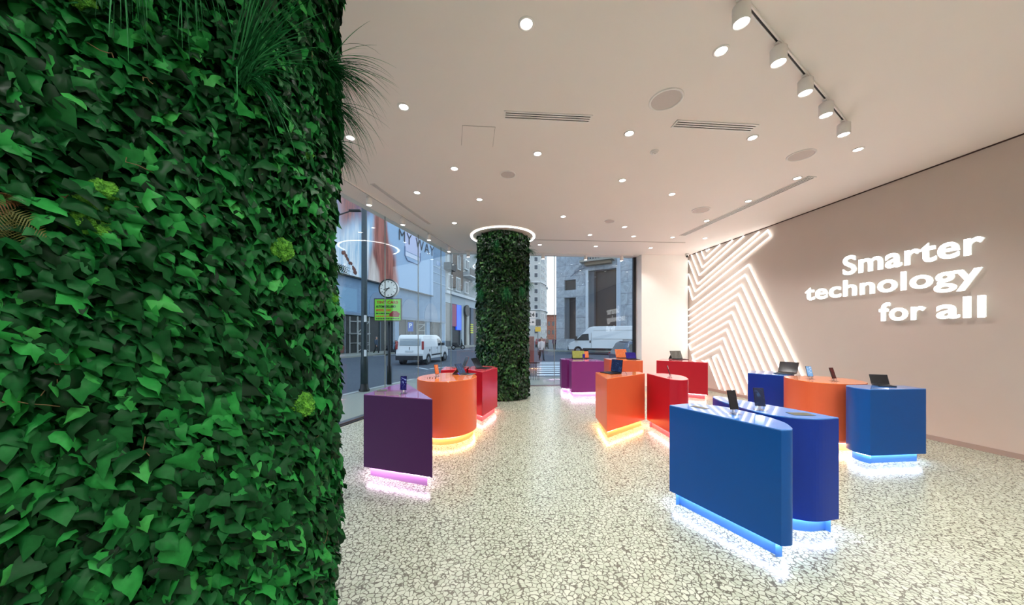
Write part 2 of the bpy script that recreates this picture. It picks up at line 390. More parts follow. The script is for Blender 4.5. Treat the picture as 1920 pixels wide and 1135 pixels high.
def spotlight(p, label, group, tilt=(0, 0), power=0, s=1.0):
    t = thing('track_spotlight', label, 'spotlight', p, tilt[1], group)
    link('adapter', bx(-.05 * s, .05 * s, -.018, .018, -.018, -.002, bevel=.003), M_wplast, t)
    bm = bmesh.new(); cyl(bm, (0, 0, -.018), (0, 0, -.032), .012); link('stem', bm, M_wplast, t)
    bm = bmesh.new(); lathe(bm, [(0, -.032), (.05 * s, -.032), (.056 * s, -.038), (.056 * s, -.158), (.05 * s, -.162), (.048 * s, -.15), (0, -.148)], 32); link('lamp_body', bm, M_wplast, t, True)
    bm = bmesh.new(); lathe(bm, [(0, -.154), (.044 * s, -.154), (.044 * s, -.150), (0, -.150)], 24); link('lens', bm, M_lamp, t)
    if power:
        l = bpy.data.lights.new('spot_beam', 'SPOT'); l.energy = power; l.spot_size = R_(80); l.spot_blend = .6; l.shadow_soft_size = .04; l.color = (1, .94, .88)
        o = bpy.data.objects.new('spot_beam', l); C.objects.link(o); o.parent = t; o.location = (0, 0, -.2)
def track(a, b, label):
    a = Vector(a); b = Vector(b); L = (b - a).length; t = thing('lighting_track', label, 'lighting track', (a + b) / 2, math.atan2(b.y - a.y, b.x - a.x))
    bm = bmesh.new(); box(bm, -L / 2, L / 2, -.019, -.008, -.022, -.0005); box(bm, -L / 2, L / 2, .008, .019, -.022, -.0005); box(bm, -L / 2, L / 2, -.018, .018, -.006, 0); link('rail', bm, M_wplast, t)
    link('channel', bx(-L / 2, L / 2, -.007, .007, -.016, -.007), M_dark, t)
    return a, b
ra, rb = track((1.2, 2.12, CEIL), (3.98, 3.90, CEIL), 'white lighting track slanting across the near ceiling')
order = ['nearest', 'second nearest', 'middle', 'second farthest', 'farthest']
for (x, y), o_ in zip([(1.728, 2.47), (2.30, 2.83), (2.845, 3.18), (3.35, 3.50), (3.88, 3.836)], order):
    spotlight((x, y, CEIL - .024), o_ + ' of five big white spotlights on the slanting near track', 'spotlights on the slanting track', (0, R_(32.6)), 22, 1.08)
track((-3.55, 1.9, CEIL), (-1.57, 9.84, CEIL), 'slim white lighting track along the left street glass')
for (x, y), o_ in zip([(-2.57, 5.9), (-2.31, 6.94), (-2.035, 8.04), (-1.76, 9.15)], ['nearest', 'second nearest', 'third nearest', 'farthest']):
    spotlight((x, y, CEIL - .024), o_ + ' small spotlight on the track along the left street glass', 'spotlights along the left glass', (0, R_(76)), 14, .95)
track((-1.4, 9.72, CEIL), (3.8, 10.27, CEIL), 'slim white lighting track along the back glass')
for x, o_ in zip([-1.30, .94, 2.27, 3.42], ['spotlight on the back track left of the far green column', 'spotlight on the back track just right of the far column', 'middle spotlight on the back track above the balcony view', 'spotlight on the back track nearest the white wall']):
    spotlight((x, 9.73 + .106 * (x + 1.4), CEIL - .024), 'small white ' + o_, 'spotlights along the back glass', (0, R_(6)), 14, .95)
t = thing('security_camera', 'tiny white dome camera with a black lens in the wall corner', 'camera', (5.38, 10.08, 3.99))
bm = bmesh.new(); lathe(bm, [(0, .1), (.05, .1), (.055, .06), (.05, .02), (.03, 0), (0, -.01)], 24); link('housing', bm, M_wplast, t, True)
bm = bmesh.new(); bmesh.ops.create_uvsphere(bm, u_segments=16, v_segments=10, radius=.034, matrix=Matrix.Translation((-.015, -.035, .01))); link('lens', bm, M_black, t, True)

# ------------------------------------------------------------------ neon drawing and lettering on the taupe wall
def wp(s, z, off=.03):
    return wallR(s, z) + Vector((-.990, -.138, 0)) * off
art = thing('neon_wall_art', 'white neon tube drawing of nested slanted arrows on the taupe wall', 'neon light', wallR(8.5, 0) + Vector((-.99, -.138, 0)) * .02)
def neon(pts):
    bm = bmesh.new(); P = [wp(*q) - Vector(art.location) for q in pts]
    out = []
    for i, q in enumerate(P):                       # tight corners
        if 0 < i < len(P) - 1:
            a = (P[i - 1] - q).normalized() * .012; b = (P[i + 1] - q).normalized() * .012; out += [q + a, q, q + b]
        else: out.append(q)
    tube(bm, out, .0138, 6); link('neon_tube', bm, M_neon, art, True)
neon([(10.25, 3.12), (10.07, 2.67), (7.48, 3.84), (7.56, 4.0), (9.96, 2.91), (10.25, 3.50)])
neon([(10.25, 3.92), (9.86, 3.12), (7.78, 4.03)])
neon([(10.12, 4.06), (9.78, 3.37), (8.21, 4.06)])
neon([(9.9, 4.06), (9.66, 3.58), (8.56, 4.06)])
neon([(9.69, 4.06), (9.57, 3.81), (8.98, 4.06)])
neon([(9.50, 4.05), (9.48, 4.01), (9.38, 4.05)])
AP = [(8.07, 3.32), (8.17, 3.09), (8.28, 2.86), (8.38, 2.64), (8.48, 2.42), (8.58, 2.19)]
for s, z in AP: neon([(10.25, z - (10.25 - s) * .434), (s, z), (s - (z - .1) / 2.0, .1)])
A7, A8, A9, A10 = (8.68, 1.96), (8.77, 1.74), (8.88, 1.51), (8.98, 1.28)
f_ = lambda a: (a[0] - (a[1] - .1) / 1.96, .1)
neon([f_(A7), A7, (10.24, 1.30), (10.16, 1.12), A8, f_(A8)])
neon([f_(A9), A9, (10.10, .98), (10.02, .81), A10, f_(A10)])
neon([(8.54, .1), (9.09, 1.04), (9.25, .96), (8.80, .1)])
neon([(9.00, .1), (9.42, .88), (9.75, .73)])

sign = thing('illuminated_wall_lettering', 'glowing white words Smarter technology for all on the taupe wall', 'wall sign', wallR(5.2, 1.8))
SG = (Vector((.138, -.990, 0)).normalized())
def word(txt, s_right, z_base, s_left, capscale, obj=None):
    me = text_mesh(txt, 1.0, .012, .020, 'LEFT', 1.05, 0)
    co = np.empty(len(me.vertices) * 3); me.vertices.foreach_get('co', co); co = co.reshape(-1, 3)
    L = (s_left - s_right) * 1.0097; w = co[:, 0].max() - co[:, 0].min()
    x = (co[:, 0] - co[:, 0].min()) / w * L; y = co[:, 1] * capscale; z = co[:, 2]
    org = wallR(s_left, z_base) + Vector((-.990, -.138, 0)) * .05 - Vector(sign.location)
    nrm = np.array((-.990, -.138, 0)); X = np.array(SG); out = np.array(org)[None] + x[:, None] * X + np.outer(y, (0, 0, 1)) + z[:, None] * nrm
    frontz = [min(z[i] for i in p_.vertices) > .011 for p_ in me.polygons]
    me.vertices.foreach_set('co', out.ravel()); me.update()
    o = link('word', me, mat('letter_side_glow', rgb(240, 240, 238), .5, emit=.3, ecol=(.92, 1, .98, 1), var=0), sign); me.materials.append(M_letter)  # letter sides glow faintly, added to whiten them and throw a halo
    for p_, f_ in zip(me.polygons, frontz): p_.material_index = 1 if f_ else 0
M_letter = mat('letter_face', (1, 1, 1, 1), .5, emit=2.4, ecol=(1, .98, .97, 1), var=0)
word('Smarter', 4.385, 2.675, 6.03, .47)
word('technology', 4.40, 2.287, 6.70, .41)
word('for', 4.947, 1.813, 5.50, .41)
word('all', 4.375, 1.813, 4.833, .41)

# ------------------------------------------------------------------ planted columns
LEAF_A = [(0, 0, 0), (.22, -.14, -.06), (.50, -.04, -.14), (.44, .22, -.10), (.30, .44, -.08), (.15, .72, -.06), (0, 1.06, -.16), (0, .28, .07), (0, .64, .04)]
LEAF_B = [(0, 0, 0), (.26, -.10, -.02), (.46, .08, -.12), (.40, .36, -.12), (.26, .62, -.10), (.11, .84, -.10), (0, 1.04, -.22), (0, .32, .05), (0, .68, .05)]
LEAF_C = [(0, 0, 0), (.18, -.14, -.08), (.44, -.14, .0), (.62, .24, -.20), (.30, .34, -.04), (.22, .60, -.14), (0, 1.0, -.06), (0, .26, .08), (0, .58, .02)]
def leaf_template(P):
    # 0 base, 1..5 outline, 6 tip, 7,8 midrib, mirrored 9..13
    v = list(P) + [(-x, y, z) for x, y, z in P[1:6]]
    f = []
    for sgn, o in ((1, 0), (-1, 8)):
        q = [(0, 1 + o, 2 + o, 7), (7, 2 + o, 3 + o, 4 + o), (7, 4 + o, 5 + o, 8), (8, 5 + o, 6)]
        for t in q: f.append(t if sgn > 0 else t[::-1])
    return np.array(v, float), f
TPL = [leaf_template(P) for P in (LEAF_A, LEAF_B, LEAF_C)]
def nrmz(a): return a / np.maximum(np.linalg.norm(a, axis=1, keepdims=True), 1e-9)
def ivy(name, n, R, H, th_mu, th_half, smin, smax, seed, parent, m, depth=.085, z0=.02, grow=0.):
    rs = np.random.RandomState(seed)
    verts = []; faces = []; base = 0
    th = th_mu + (rs.rand(n) * 2 - 1) * th_half; z = z0 + .03 + rs.rand(n) * (H - z0 - .05)
    # clumps: the surface swells and dips
    sw = .5 + .25 * (np.sin(th * 7 + z * 3.1 + 1.3) + np.sin(z * 6.3 - th * 4.1)) 
    r = R + depth * rs.rand(n) ** .8 * .8 + sw * depth * .45
    nn = np.stack([np.cos(th), np.sin(th), 0 * th], 1); tt = np.stack([-np.sin(th), np.cos(th), 0 * th], 1); up = np.array([[0, 0, 1.]])
    pos = nn * r[:, None] + up * z[:, None]
    flow = .75 * np.sin(th * 3.2 + z * 2.2) + rs.randn(n) * .55
    Y = nrmz(-up * (.85 + .25 * rs.rand(n))[:, None] + tt * flow[:, None] + nn * (rs.rand(n) * 1.1)[:, None])
    N = nn * .75 + up * (rs.rand(n) * 1.1)[:, None] + tt * (rs.randn(n) * .6)[:, None] + .3 * rs.randn(n, 3)
    N = nrmz(N - Y * (N * Y).sum(1, keepdims=True)); X = np.cross(Y, N)
    S = smin + (smax - smin) * rs.rand(n) ** 1.6
    S *= 1 + grow * np.clip((th - th_mu) / 1.1, -1, 1)
    zmin = .012
    kind = rs.choice([0, 1, 1, 2], n)
    V = []; Fa = []
    curl = rs.rand(n) * .9 + .3; wid = .8 + .5 * rs.rand(n)
    off = 0
    for k_ in range(3):
        idx = np.where(kind == k_)[0]; tv, tf = TPL[k_]
        P = pos[idx][:, None, :] + S[idx][:, None, None] * (tv[None, :, 0, None] * wid[idx][:, None, None] * X[idx][:, None, :] + tv[None, :, 1, None] * Y[idx][:, None, :] + (tv[None, :, 2, None] * 1.6 * curl[idx][:, None, None]) * N[idx][:, None, :])
        P += rs.randn(*P.shape) * (S[idx][:, None, None] * .022) + rs.randn(P.shape[0], P.shape[1], 1) * .055 * S[idx][:, None, None] * N[idx][:, None, :]
        P[:, :, 2] = np.clip(P[:, :, 2], zmin, H - .01)
        V.append(P.reshape(-1, 3)); nv = len(tv)
        base_ = off + np.arange(len(idx)) * nv
        for t in tf: Fa += [tuple(b + q for q in t) for b in base_.tolist()]
        off += len(idx) * nv
    me = bpy.data.meshes.new(name); me.from_pydata(np.concatenate(V).tolist(), [], Fa); me.update()
    return link(name, me, m, parent, True)
G = rgb
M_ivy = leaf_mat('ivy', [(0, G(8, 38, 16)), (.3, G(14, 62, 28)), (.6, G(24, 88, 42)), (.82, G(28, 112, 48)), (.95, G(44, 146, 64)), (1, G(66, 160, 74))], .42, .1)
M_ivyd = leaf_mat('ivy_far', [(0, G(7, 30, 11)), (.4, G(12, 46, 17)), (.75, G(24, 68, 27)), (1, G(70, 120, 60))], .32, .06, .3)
M_grass = leaf_mat('grass_blade', [(0, G(8, 60, 28)), (.5, G(14, 90, 44)), (1, G(60, 140, 84))], .5, .15)
M_moss = wave_noise_mat('moss', rgb(24, 96, 16), rgb(104, 176, 52), 60, .9, .8)
M_twig = mat('twig', rgb(110, 92, 60), .8, var=.2)
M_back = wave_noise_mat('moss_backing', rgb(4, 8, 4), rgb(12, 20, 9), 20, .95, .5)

def grass(parent, p, d, n, length, spread, droop, seed, wdt=.0022, m=None):
    rs = random.Random(seed); d = Vector(d).normalized(); bm = bmesh.new()
    for i in range(n):
        dd = (d + Vector((rs.gauss(0, spread), rs.gauss(0, spread), rs.gauss(0, spread)))).normalized()
        L = length * rs.uniform(.6, 1.15); q = Vector(p) + Vector((rs.gauss(0, .012), rs.gauss(0, .012), rs.gauss(0, .012))); step = L / 9; w = wdt * rs.uniform(.6, 1.3)
        side = dd.cross(Vector((0, 0, 1)))
        side = side.normalized() if side.length > .05 else Vector((1, 0, 0))
        side = (side + Vector((rs.gauss(0, .3), rs.gauss(0, .3), rs.gauss(0, .3)))).normalized()
        prev = None; dr = droop * rs.uniform(.5, 1.5)
        for k_ in range(10):
            ww = w * (1 - (k_ / 9.0) ** 2 * .9)
            a = bm.verts.new(q + side * ww); b = bm.verts.new(q - side * ww)
            if prev: bm.faces.new((prev[0], a, b, prev[1]))
            prev = (a, b)
            dd = (dd + Vector((0, 0, -dr / 9))).normalized(); q = q + dd * step
    return link('grass_tuft', bm, m or M_grass, parent, True)
def moss_ball(parent, p, nrm, r, seed):
    bm = bmesh.new(); bmesh.ops.create_icosphere(bm, subdivisions=5, radius=1)
    for v in bm.verts:
        q = v.co.copy(); k_ = 1 + .22 * noise.noise(q * 2.2 + Vector((seed, 0, 0))) + .13 * noise.noise(q * 14 + Vector((0, seed, 0))) + .08 * noise.noise(q * 34)
        v.co = q * k_ * r
    for v in bm.verts: v.co += Vector(p)
    return link('moss_ball', bm, M_moss, parent)
def col_hit(cx, cy, r, px, py):
    dx, dy, dz = (px - 960) / F, 1.0, (631 - py) / F
    a = dx * dx + 1; b = -2 * (dx * cx + cy); c = cx * cx + cy * cy - r * r
    t = (-b - math.sqrt(max(b * b - 4 * a * c, 0))) / (2 * a)
    return Vector((dx * t - cx, t - cy, EYE + dz * t))

CX, CY = -1.705, 1.39
colA = thing('planted_column', 'huge column at the left covered in large ivy leaves, moss and grass', 'green column', (CX, CY, 0))
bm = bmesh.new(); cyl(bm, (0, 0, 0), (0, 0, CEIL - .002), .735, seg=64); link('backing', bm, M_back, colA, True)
vis = math.atan2(-CY, -CX)
ivy('ivy_leaves', 40000, .735, CEIL, vis, 1.42, .032, .072, 3, colA, M_ivy, .105, grow=.15)
ivy('ivy_leaves', 4200, .735, CEIL, vis + math.pi, 1.7, .06, .10, 4, colA, M_ivy, .08)
R0 = .67
def A_(px, py, r=.825): return col_hit(CX, CY, r, px, py)
def out_(p): return Vector((p.x, p.y, 0)).normalized()
camright = Vector((1, 0, 0))
p = A_(448, 150); grass(colA, p, out_(p) * .45 + Vector((.25, 0, 1.2)), 80, .36, .16, 1.0, 11)
p = A_(455, 140); grass(colA, p, out_(p) * .5 + Vector((.9, 0, -.3)), 34, .33, .3, 1.5, 12)
p = A_(225, -130); grass(colA, p, out_(p) * .6 + Vector((.1, 0, -.8)), 30, .36, .45, 2.0, 13)
p = A_(330, -100); grass(colA, p, out_(p) * .6 + Vector((.3, 0, -.6)), 28, .36, .4, 2.0, 14)
for px, py, dx, dz, n_, L, dr, sd in ((600, 130, 1.0, .55, 120, .34, 1.6, 15), (606, 190, 1.0, .0, 100, .33, 1.7, 16), (610, 270, 1.0, .2, 90, .26, 2.2, 17), (598, 110, .8, -.4, 60, .33, 1.5, 18)):
    p = A_(px, py, .79); grass(colA, p, Vector((dx, .35, dz)), n_, L, .22, dr, sd)
for i, (px, py, r) in enumerate([(193, 362, .020), (170, 388, .019), (160, 420, .018), (192, 437, .017), (524, 468, .028), (570, 288, .020), (562, 758, .032), (618, 560, .025), (150, -4, .016)]):
    p = A_(px, py, .83); moss_ball(colA, p, out_(p), r * 1.6, i * 3.3)
# brown-green fern at the left edge
def fern(parent, p, d, L, n_, seed, m):
    rs = random.Random(seed); L *= 1.5; bm = bmesh.new(); o = out_(Vector(p))
    for f_i in range(n_):
        dd = (Vector(d) + Vector((rs.gauss(0, .5), rs.gauss(0, .5), rs.gauss(0, .3)))).normalized(); q = Vector(p); S = 16
        side = dd.cross(o).normalized()
        for k_ in range(S):
            w = L * .32 * math.sin(math.pi * min(1, (k_ + 2) / (S + 1))) * (1 - k_ / S * .4)
            for sg in (-1, 1):
                tip = q + side * sg * w + dd * w * .35 - Vector((0, 0, w * .2)) + o * .004
                a = bm.verts.new(q - dd * L / S * .3); b = bm.verts.new(q + dd * L / S * .3); c = bm.verts.new(tip); bm.faces.new((a, b, c))
            q = q + dd * L / S; dd = (dd + Vector((0, 0, -.05))).normalized()
    return link('fern', bm, m, parent)
p = A_(20, 395, .85); fern(colA, p, (.3, .2, -.9), .06, 4, 5, mat('fern_brown', rgb(86, 92, 34), .7, var=.3, vscale=40))
p = A_(30, 380, .845); fern(colA, p, (-.3, -.2, -.4), .06, 4, 6, mat('fern_rust', rgb(96, 66, 24), .7, var=.3, vscale=40))
p = A_(602, 500, .82); fern(colA, p, (.8, .3, .2), .09, 5, 7, M_ivyd)
# bare stems between the leaves
rs = random.Random(9); bm = bmesh.new()
for i in range(60):
    th = vis + rs.uniform(-1.3, 1.3); z = rs.uniform(.4, 3.2); q = Vector((math.cos(th) * .84, math.sin(th) * .84, z)); P = [q]
    dd = Vector((rs.uniform(-1, 1), rs.uniform(-1, 1), rs.uniform(-1, .6))).normalized()
    for k_ in range(4):
        q = q + dd * .022; rr = Vector((q.x, q.y, 0)).length; q = Vector((q.x * .84 / rr, q.y * .84 / rr, q.z)); P.append(q); dd = (dd + Vector((rs.gauss(0, .4), rs.gauss(0, .4), rs.gauss(0, .4)))).normalized()
    tube(bm, P, .0012, 5)
link('stems', bm, M_twig, colA)

BX, BY = -.232, 8.42
colB = thing('planted_column', 'far round column covered in small dark leaves under the ring light', 'green column', (BX, BY, 0))
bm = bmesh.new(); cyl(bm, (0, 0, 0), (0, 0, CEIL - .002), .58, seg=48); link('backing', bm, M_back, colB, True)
vb = math.atan2(-BY, -BX)
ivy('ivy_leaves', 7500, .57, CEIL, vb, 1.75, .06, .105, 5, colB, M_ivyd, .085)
for px, py, dx, dy, dz, n_, L, dr, sd in ((990, 470, .9, -.5, .2, 70, .32, 1.8, 1), (985, 530, 1.0, -.3, .3, 90, .34, 2.2, 2), (898, 480, -1, -.3, .4, 50, .24, 2.0, 3), (900, 535, -.9, -.5, .3, 70, .32, 2.2, 4),
                                       (950, 545, .1, -1, .5, 110, .40, 3.0, 5), (903, 545, -.1, -1, .1, 80, .36, 3.0, 6), (932, 455, -.1, -1, .4, 70, .34, 3.0, 7), (975, 540, .5, -1, .3, 80, .36, 2.8, 8)):
    p = col_hit(BX, BY, .655, px, py); grass(colB, p, Vector((dx, dy, dz)), n_, L, .30, dr, sd, .004)
ring = thing('ring_light', 'glowing white ring on the ceiling around the far green column', 'ring light', (BX, BY - .08, CEIL))
bm = bmesh.new(); lathe(bm, [(.77, -.001), (.77, -.02), (.815, -.02), (.815, -.001)], 96); link('diffuser', bm, mat('ring_glow', (1, 1, 1, 1), .5, emit=7, ecol=(1, .99, .96, 1), var=0), ring)
bm = bmesh.new(); lathe(bm, [(.755, -.001), (.755, -.018), (.77, -.018)], 96); lathe(bm, [(.815, -.018), (.825, -.018), (.825, -.001)], 96); link('housing', bm, M_wplast, ring)
# ------------------------------------------------------------------ display counters
TOPZ, BOTZ = .91, .11
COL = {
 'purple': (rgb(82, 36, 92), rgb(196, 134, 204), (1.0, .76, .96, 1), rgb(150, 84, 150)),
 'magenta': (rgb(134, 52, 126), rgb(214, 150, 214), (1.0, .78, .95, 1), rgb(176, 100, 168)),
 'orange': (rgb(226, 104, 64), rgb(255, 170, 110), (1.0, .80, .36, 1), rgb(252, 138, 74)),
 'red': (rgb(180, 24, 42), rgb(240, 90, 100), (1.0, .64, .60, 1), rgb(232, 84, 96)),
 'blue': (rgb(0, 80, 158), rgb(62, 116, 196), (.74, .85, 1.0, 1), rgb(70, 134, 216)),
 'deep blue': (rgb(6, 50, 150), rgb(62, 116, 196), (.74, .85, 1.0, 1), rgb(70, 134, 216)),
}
def outline(pts):
    n = len(pts); out = []
    for i in range(n):
        p1 = pts[i]; p2 = pts[(i + 1) % n]
        s1 = len(p1) > 2; s2 = len(p2) > 2
        a = Vector(p1[:2]); b = Vector(p2[:2])
        if not s1 and not s2: out.append(a); continue
        z0 = Vector(pts[i - 1][:2]) if s1 else a * 2 - b * 1 if False else a
        z3 = Vector(pts[(i + 2) % n][:2]) if s2 else b
        for k in range(8):
            t = k / 8
            out.append(.5 * ((2 * a) + (-z0 + b) * t + (2 * z0 - 5 * a + 4 * b - z3) * t * t + (-z0 + 3 * a - 3 * b + z3) * t ** 3))
    return out
def inset(P, d):
    n = len(P); out = []
    for i in range(n):
        a, b, c = P[i - 1], P[i], P[(i + 1) % n]
        e1 = (b - a).normalized(); e2 = (c - b).normalized()
        n1 = Vector((-e1.y, e1.x)); n2 = Vector((-e2.y, e2.x)); m = (n1 + n2)
        m = m / max(m.length_squared, .25) * 2 if m.length > 1e-6 else n1
        k = m * d
        if k.length > 1.6 * d: k = k.normalized() * 1.6 * d
        out.append(b + k)
    return out
def ringmesh(bm, A, B, z0, z1):
    n = len(A)
    a0 = [bm.verts.new((p.x, p.y, z0)) for p in A]; b0 = [bm.verts.new((p.x, p.y, z0)) for p in B]
    a1 = [bm.verts.new((p.x, p.y, z1)) for p in A]; b1 = [bm.verts.new((p.x, p.y, z1)) for p in B]
    for i in range(n):
        j = (i + 1) % n
        bm.faces.new((a0[j], a0[i], b0[i], b0[j])); bm.faces.new((a1[i], a1[j], b1[j], b1[i]))
        bm.faces.new((a0[i], a0[j], a1[j], a1[i])); bm.faces.new((b0[j], b0[i], b1[i], b1[j]))
def counter(colour, label, pts, ports=(), em=15.0):
    body, pl, led, topc = COL[colour]
    P = outline(pts)
    ar = sum(P[i - 1].x * P[i].y - P[i].x * P[i - 1].y for i in range(len(P)))
    if ar < 0: P = P[::-1]
    cen = sum(P, Vector((0, 0))) / len(P); P = [p - cen for p in P]
    t = thing('display_counter', label, 'display counter', (cen.x, cen.y, 0))
    bm = bmesh.new(); prism(bm, P, BOTZ, TOPZ - .010)
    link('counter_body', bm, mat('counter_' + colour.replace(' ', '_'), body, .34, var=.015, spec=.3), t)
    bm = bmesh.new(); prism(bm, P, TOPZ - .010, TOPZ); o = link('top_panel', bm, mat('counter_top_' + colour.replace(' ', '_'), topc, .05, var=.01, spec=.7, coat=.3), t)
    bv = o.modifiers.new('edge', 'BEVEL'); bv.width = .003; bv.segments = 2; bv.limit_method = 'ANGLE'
    Q = inset(P, .055)
    bm = bmesh.new(); prism(bm, Q, 0, BOTZ - .0005); link('plinth', bm, mat('plinth_' + colour.replace(' ', '_'), pl, .5, var=.02), t)
    bm = bmesh.new(); ringmesh(bm, inset(P, .024), inset(P, .044), BOTZ - .009, BOTZ - .001)
    lm = mat('led_' + colour.replace(' ', '_'), led, .5, emit=em, ecol=led, var=0); link('light_strip', bm, lm, t)
    for px, py, w, d, rz in ports:
        p = pt(px, py, TOPZ); M = Matrix.Translation((p.x - cen.x, p.y - cen.y, 0)) @ Matrix.Rotation(rz, 4, 'Z')
        bm = bmesh.new(); box(bm, -w / 2, w / 2, -d / 2, d / 2, TOPZ + .0003, TOPZ + .0025, M); link('cable_port', bm, mat('cable_port', rgb(92, 92, 74), .4, .3), t)
    return t
S = 's'
counter('purple', 'dark purple three-cornered counter at the front left by the street glass', [(-1.637, 3.62), (-.81, 3.34), (-1.43, 4.46), (-1.50, 4.42, S), (-1.56, 4.28, S)], [(717, 732.5, .11, .13, .2)])
counter('orange', 'bright orange oval drum counter between the purple and red ones', [(-1.02 + .455 * math.cos(a), 5.2 + .58 * math.sin(a), S) for a in [k * math.pi / 8 for k in range(16)]])
counter('red', 'left one of two red counters beside the far green column, carrying the bronze laptop', [(-1.345, 6.2), (-.90, 6.47), (-.92, 7.0), (-1.42, 6.9)])
counter('red', 'right one of two red counters beside the far green column, carrying the black laptop', [(-.846, 6.35), (-.532, 5.88), (-.30, 6.72), (-.45, 7.05, S), (-.70, 7.1, S), (-.86, 6.95, S)])
counter('magenta', 'left one of two purple counters by the back glass, under the olive-screened laptop', [(1.376, 9.14), (1.50, 8.96), (1.62, 8.98), (2.2, 9.14), (2.1, 9.62), (1.4, 9.6)])
counter('magenta', 'right one of two purple counters by the back glass, its flat face forward', [(1.52, 8.37), (2.37, 8.44), (2.37, 9.02), (2.2, 9.08, S), (1.75, 8.92, S), (1.54, 8.86)])
counter('orange', 'far orange counter in front of the white back wall', [(2.68, 9.0), (3.2, 8.62, S), (3.42, 8.62, S), (3.5, 8.85, S), (3.52, 9.4), (2.68, 9.55)])
counter('red', 'far red counter beside the neon wall', [(3.84, 8.72), (4.79, 8.02), (5.10, 8.75), (4.3, 9.4)])
counter('orange', 'triangular orange counter in the middle joined to a red one', [(1.425, 4.93), (2.295, 5.665), (2.30, 5.93), (1.49, 5.85)])
counter('red', 'red round-nosed counter in the middle joined to the triangular orange one', [(2.33, 5.665), (2.355, 4.90), (2.46, 4.80, S), (2.60, 4.86, S), (2.69, 5.02, S), (2.76, 5.3, S), (2.72, 5.5, S), (2.6, 5.66, S)])
counter('blue', 'nearest blue counter with a long flat side, in the foreground', [(1.467, 3.055), (1.845, 2.247), (1.93, 2.26, S), (1.985, 2.34, S), (2.03, 2.45, S), (2.035, 2.62, S), (1.99, 2.80, S), (1.93, 2.98, S), (1.80, 3.09, S), (1.69, 3.13, S)], [(1312, 764.5, .14, .06, -1.1)])
counter('deep blue', 'long deep blue counter just behind the nearest blue one', [(2.576, 2.585), (2.50, 2.84, S), (2.42, 3.02, S), (2.32, 3.24, S), (2.23, 3.46, S), (2.15, 3.50, S), (2.09, 3.38, S), (2.06, 3.12, S), (2.07, 2.86, S), (2.10, 2.70, S), (2.2, 2.60, S), (2.36, 2.545, S)], [(1501, 777, .16, .10, -.1)])
counter('deep blue', 'blue counter with the brown laptop, left of the big orange one', [(4.135, 5.75), (4.43, 5.34), (4.82, 5.60), (4.78, 6.1), (4.42, 6.15)])
counter('orange', 'wide orange curved counter with two phones near the lettering', [(4.30, 5.18, S), (4.20, 4.90, S), (4.19, 4.65, S), (4.29, 4.48, S), (4.52, 4.40, S), (4.86, 4.48, S), (5.08, 4.85, S), (5.03, 5.2, S), (4.8, 5.32, S), (4.46, 5.32, S)])
counter('blue', 'right-hand blue counter standing nearest the taupe wall', [(4.313, 3.95), (5.075, 4.02), (5.09, 4.26), (4.78, 4.34), (4.43, 4.33), (4.32, 4.24, S), (4.27, 4.08, S)])

# ------------------------------------------------------------------ devices
def screen_mat(name, c1_, c2_, scale, emit=.6, ang=0.):
    if name in _m: return _m[name]
    m = bpy.data.materials.new(name); m.use_nodes = True; nt = m.node_tree; n = nt.nodes; l = nt.links; b = n['Principled BSDF']
    co = n.new('ShaderNodeTexCoord'); wv = n.new('ShaderNodeTexNoise'); wv.inputs['Scale'].default_value = scale * 1.6; wv.inputs['Distortion'].default_value = 2.2; wv.inputs['Detail'].default_value = 1.5
    rp = n.new('ShaderNodeValToRGB'); rp.color_ramp.elements[0].position = .52; rp.color_ramp.elements[0].color = c1_; rp.color_ramp.elements[1].color = c2_; rp.color_ramp.elements[1].position = .72
    l.new(co.outputs['Object'], wv.inputs['Vector']); l.new(wv.outputs['Fac'], rp.inputs[0]); l.new(rp.outputs[0], b.inputs['Emission Color']); b.inputs['Emission Strength'].default_value = emit * .55
    b.inputs['Base Color'].default_value = (.01, .01, .012, 1); b.inputs['Roughness'].default_value = .12
    _m[name] = m; return m
SC_BLUE = screen_mat('screen_blue', rgb(20, 14, 84), rgb(150, 170, 230), 9, .9)
SC_NAVY = screen_mat('screen_navy', rgb(16, 34, 72), rgb(60, 100, 150), 8, .8)
SC_DARK = screen_mat('screen_dark', rgb(14, 14, 18), rgb(40, 44, 60), 10, .6)
SC_OLIVE = screen_mat('screen_olive', rgb(150, 150, 70), rgb(196, 196, 120), 12, .9)
SC_PALE = screen_mat('screen_pale', rgb(120, 170, 220), rgb(246, 250, 255), 14, 1.0)
SC_RED = screen_mat('screen_dark_red', rgb(70, 8, 10), rgb(160, 40, 36), 10, .8)
SC_ORNG = screen_mat('screen_orange', rgb(240, 110, 50), rgb(250, 190, 140), 20, .8)
SC_GREY = screen_mat('screen_grey', rgb(96, 90, 80), rgb(130, 124, 112), 12, .8)
SC_VIOLET = screen_mat('screen_violet', rgb(36, 18, 120), rgb(70, 50, 170), 7, .9)

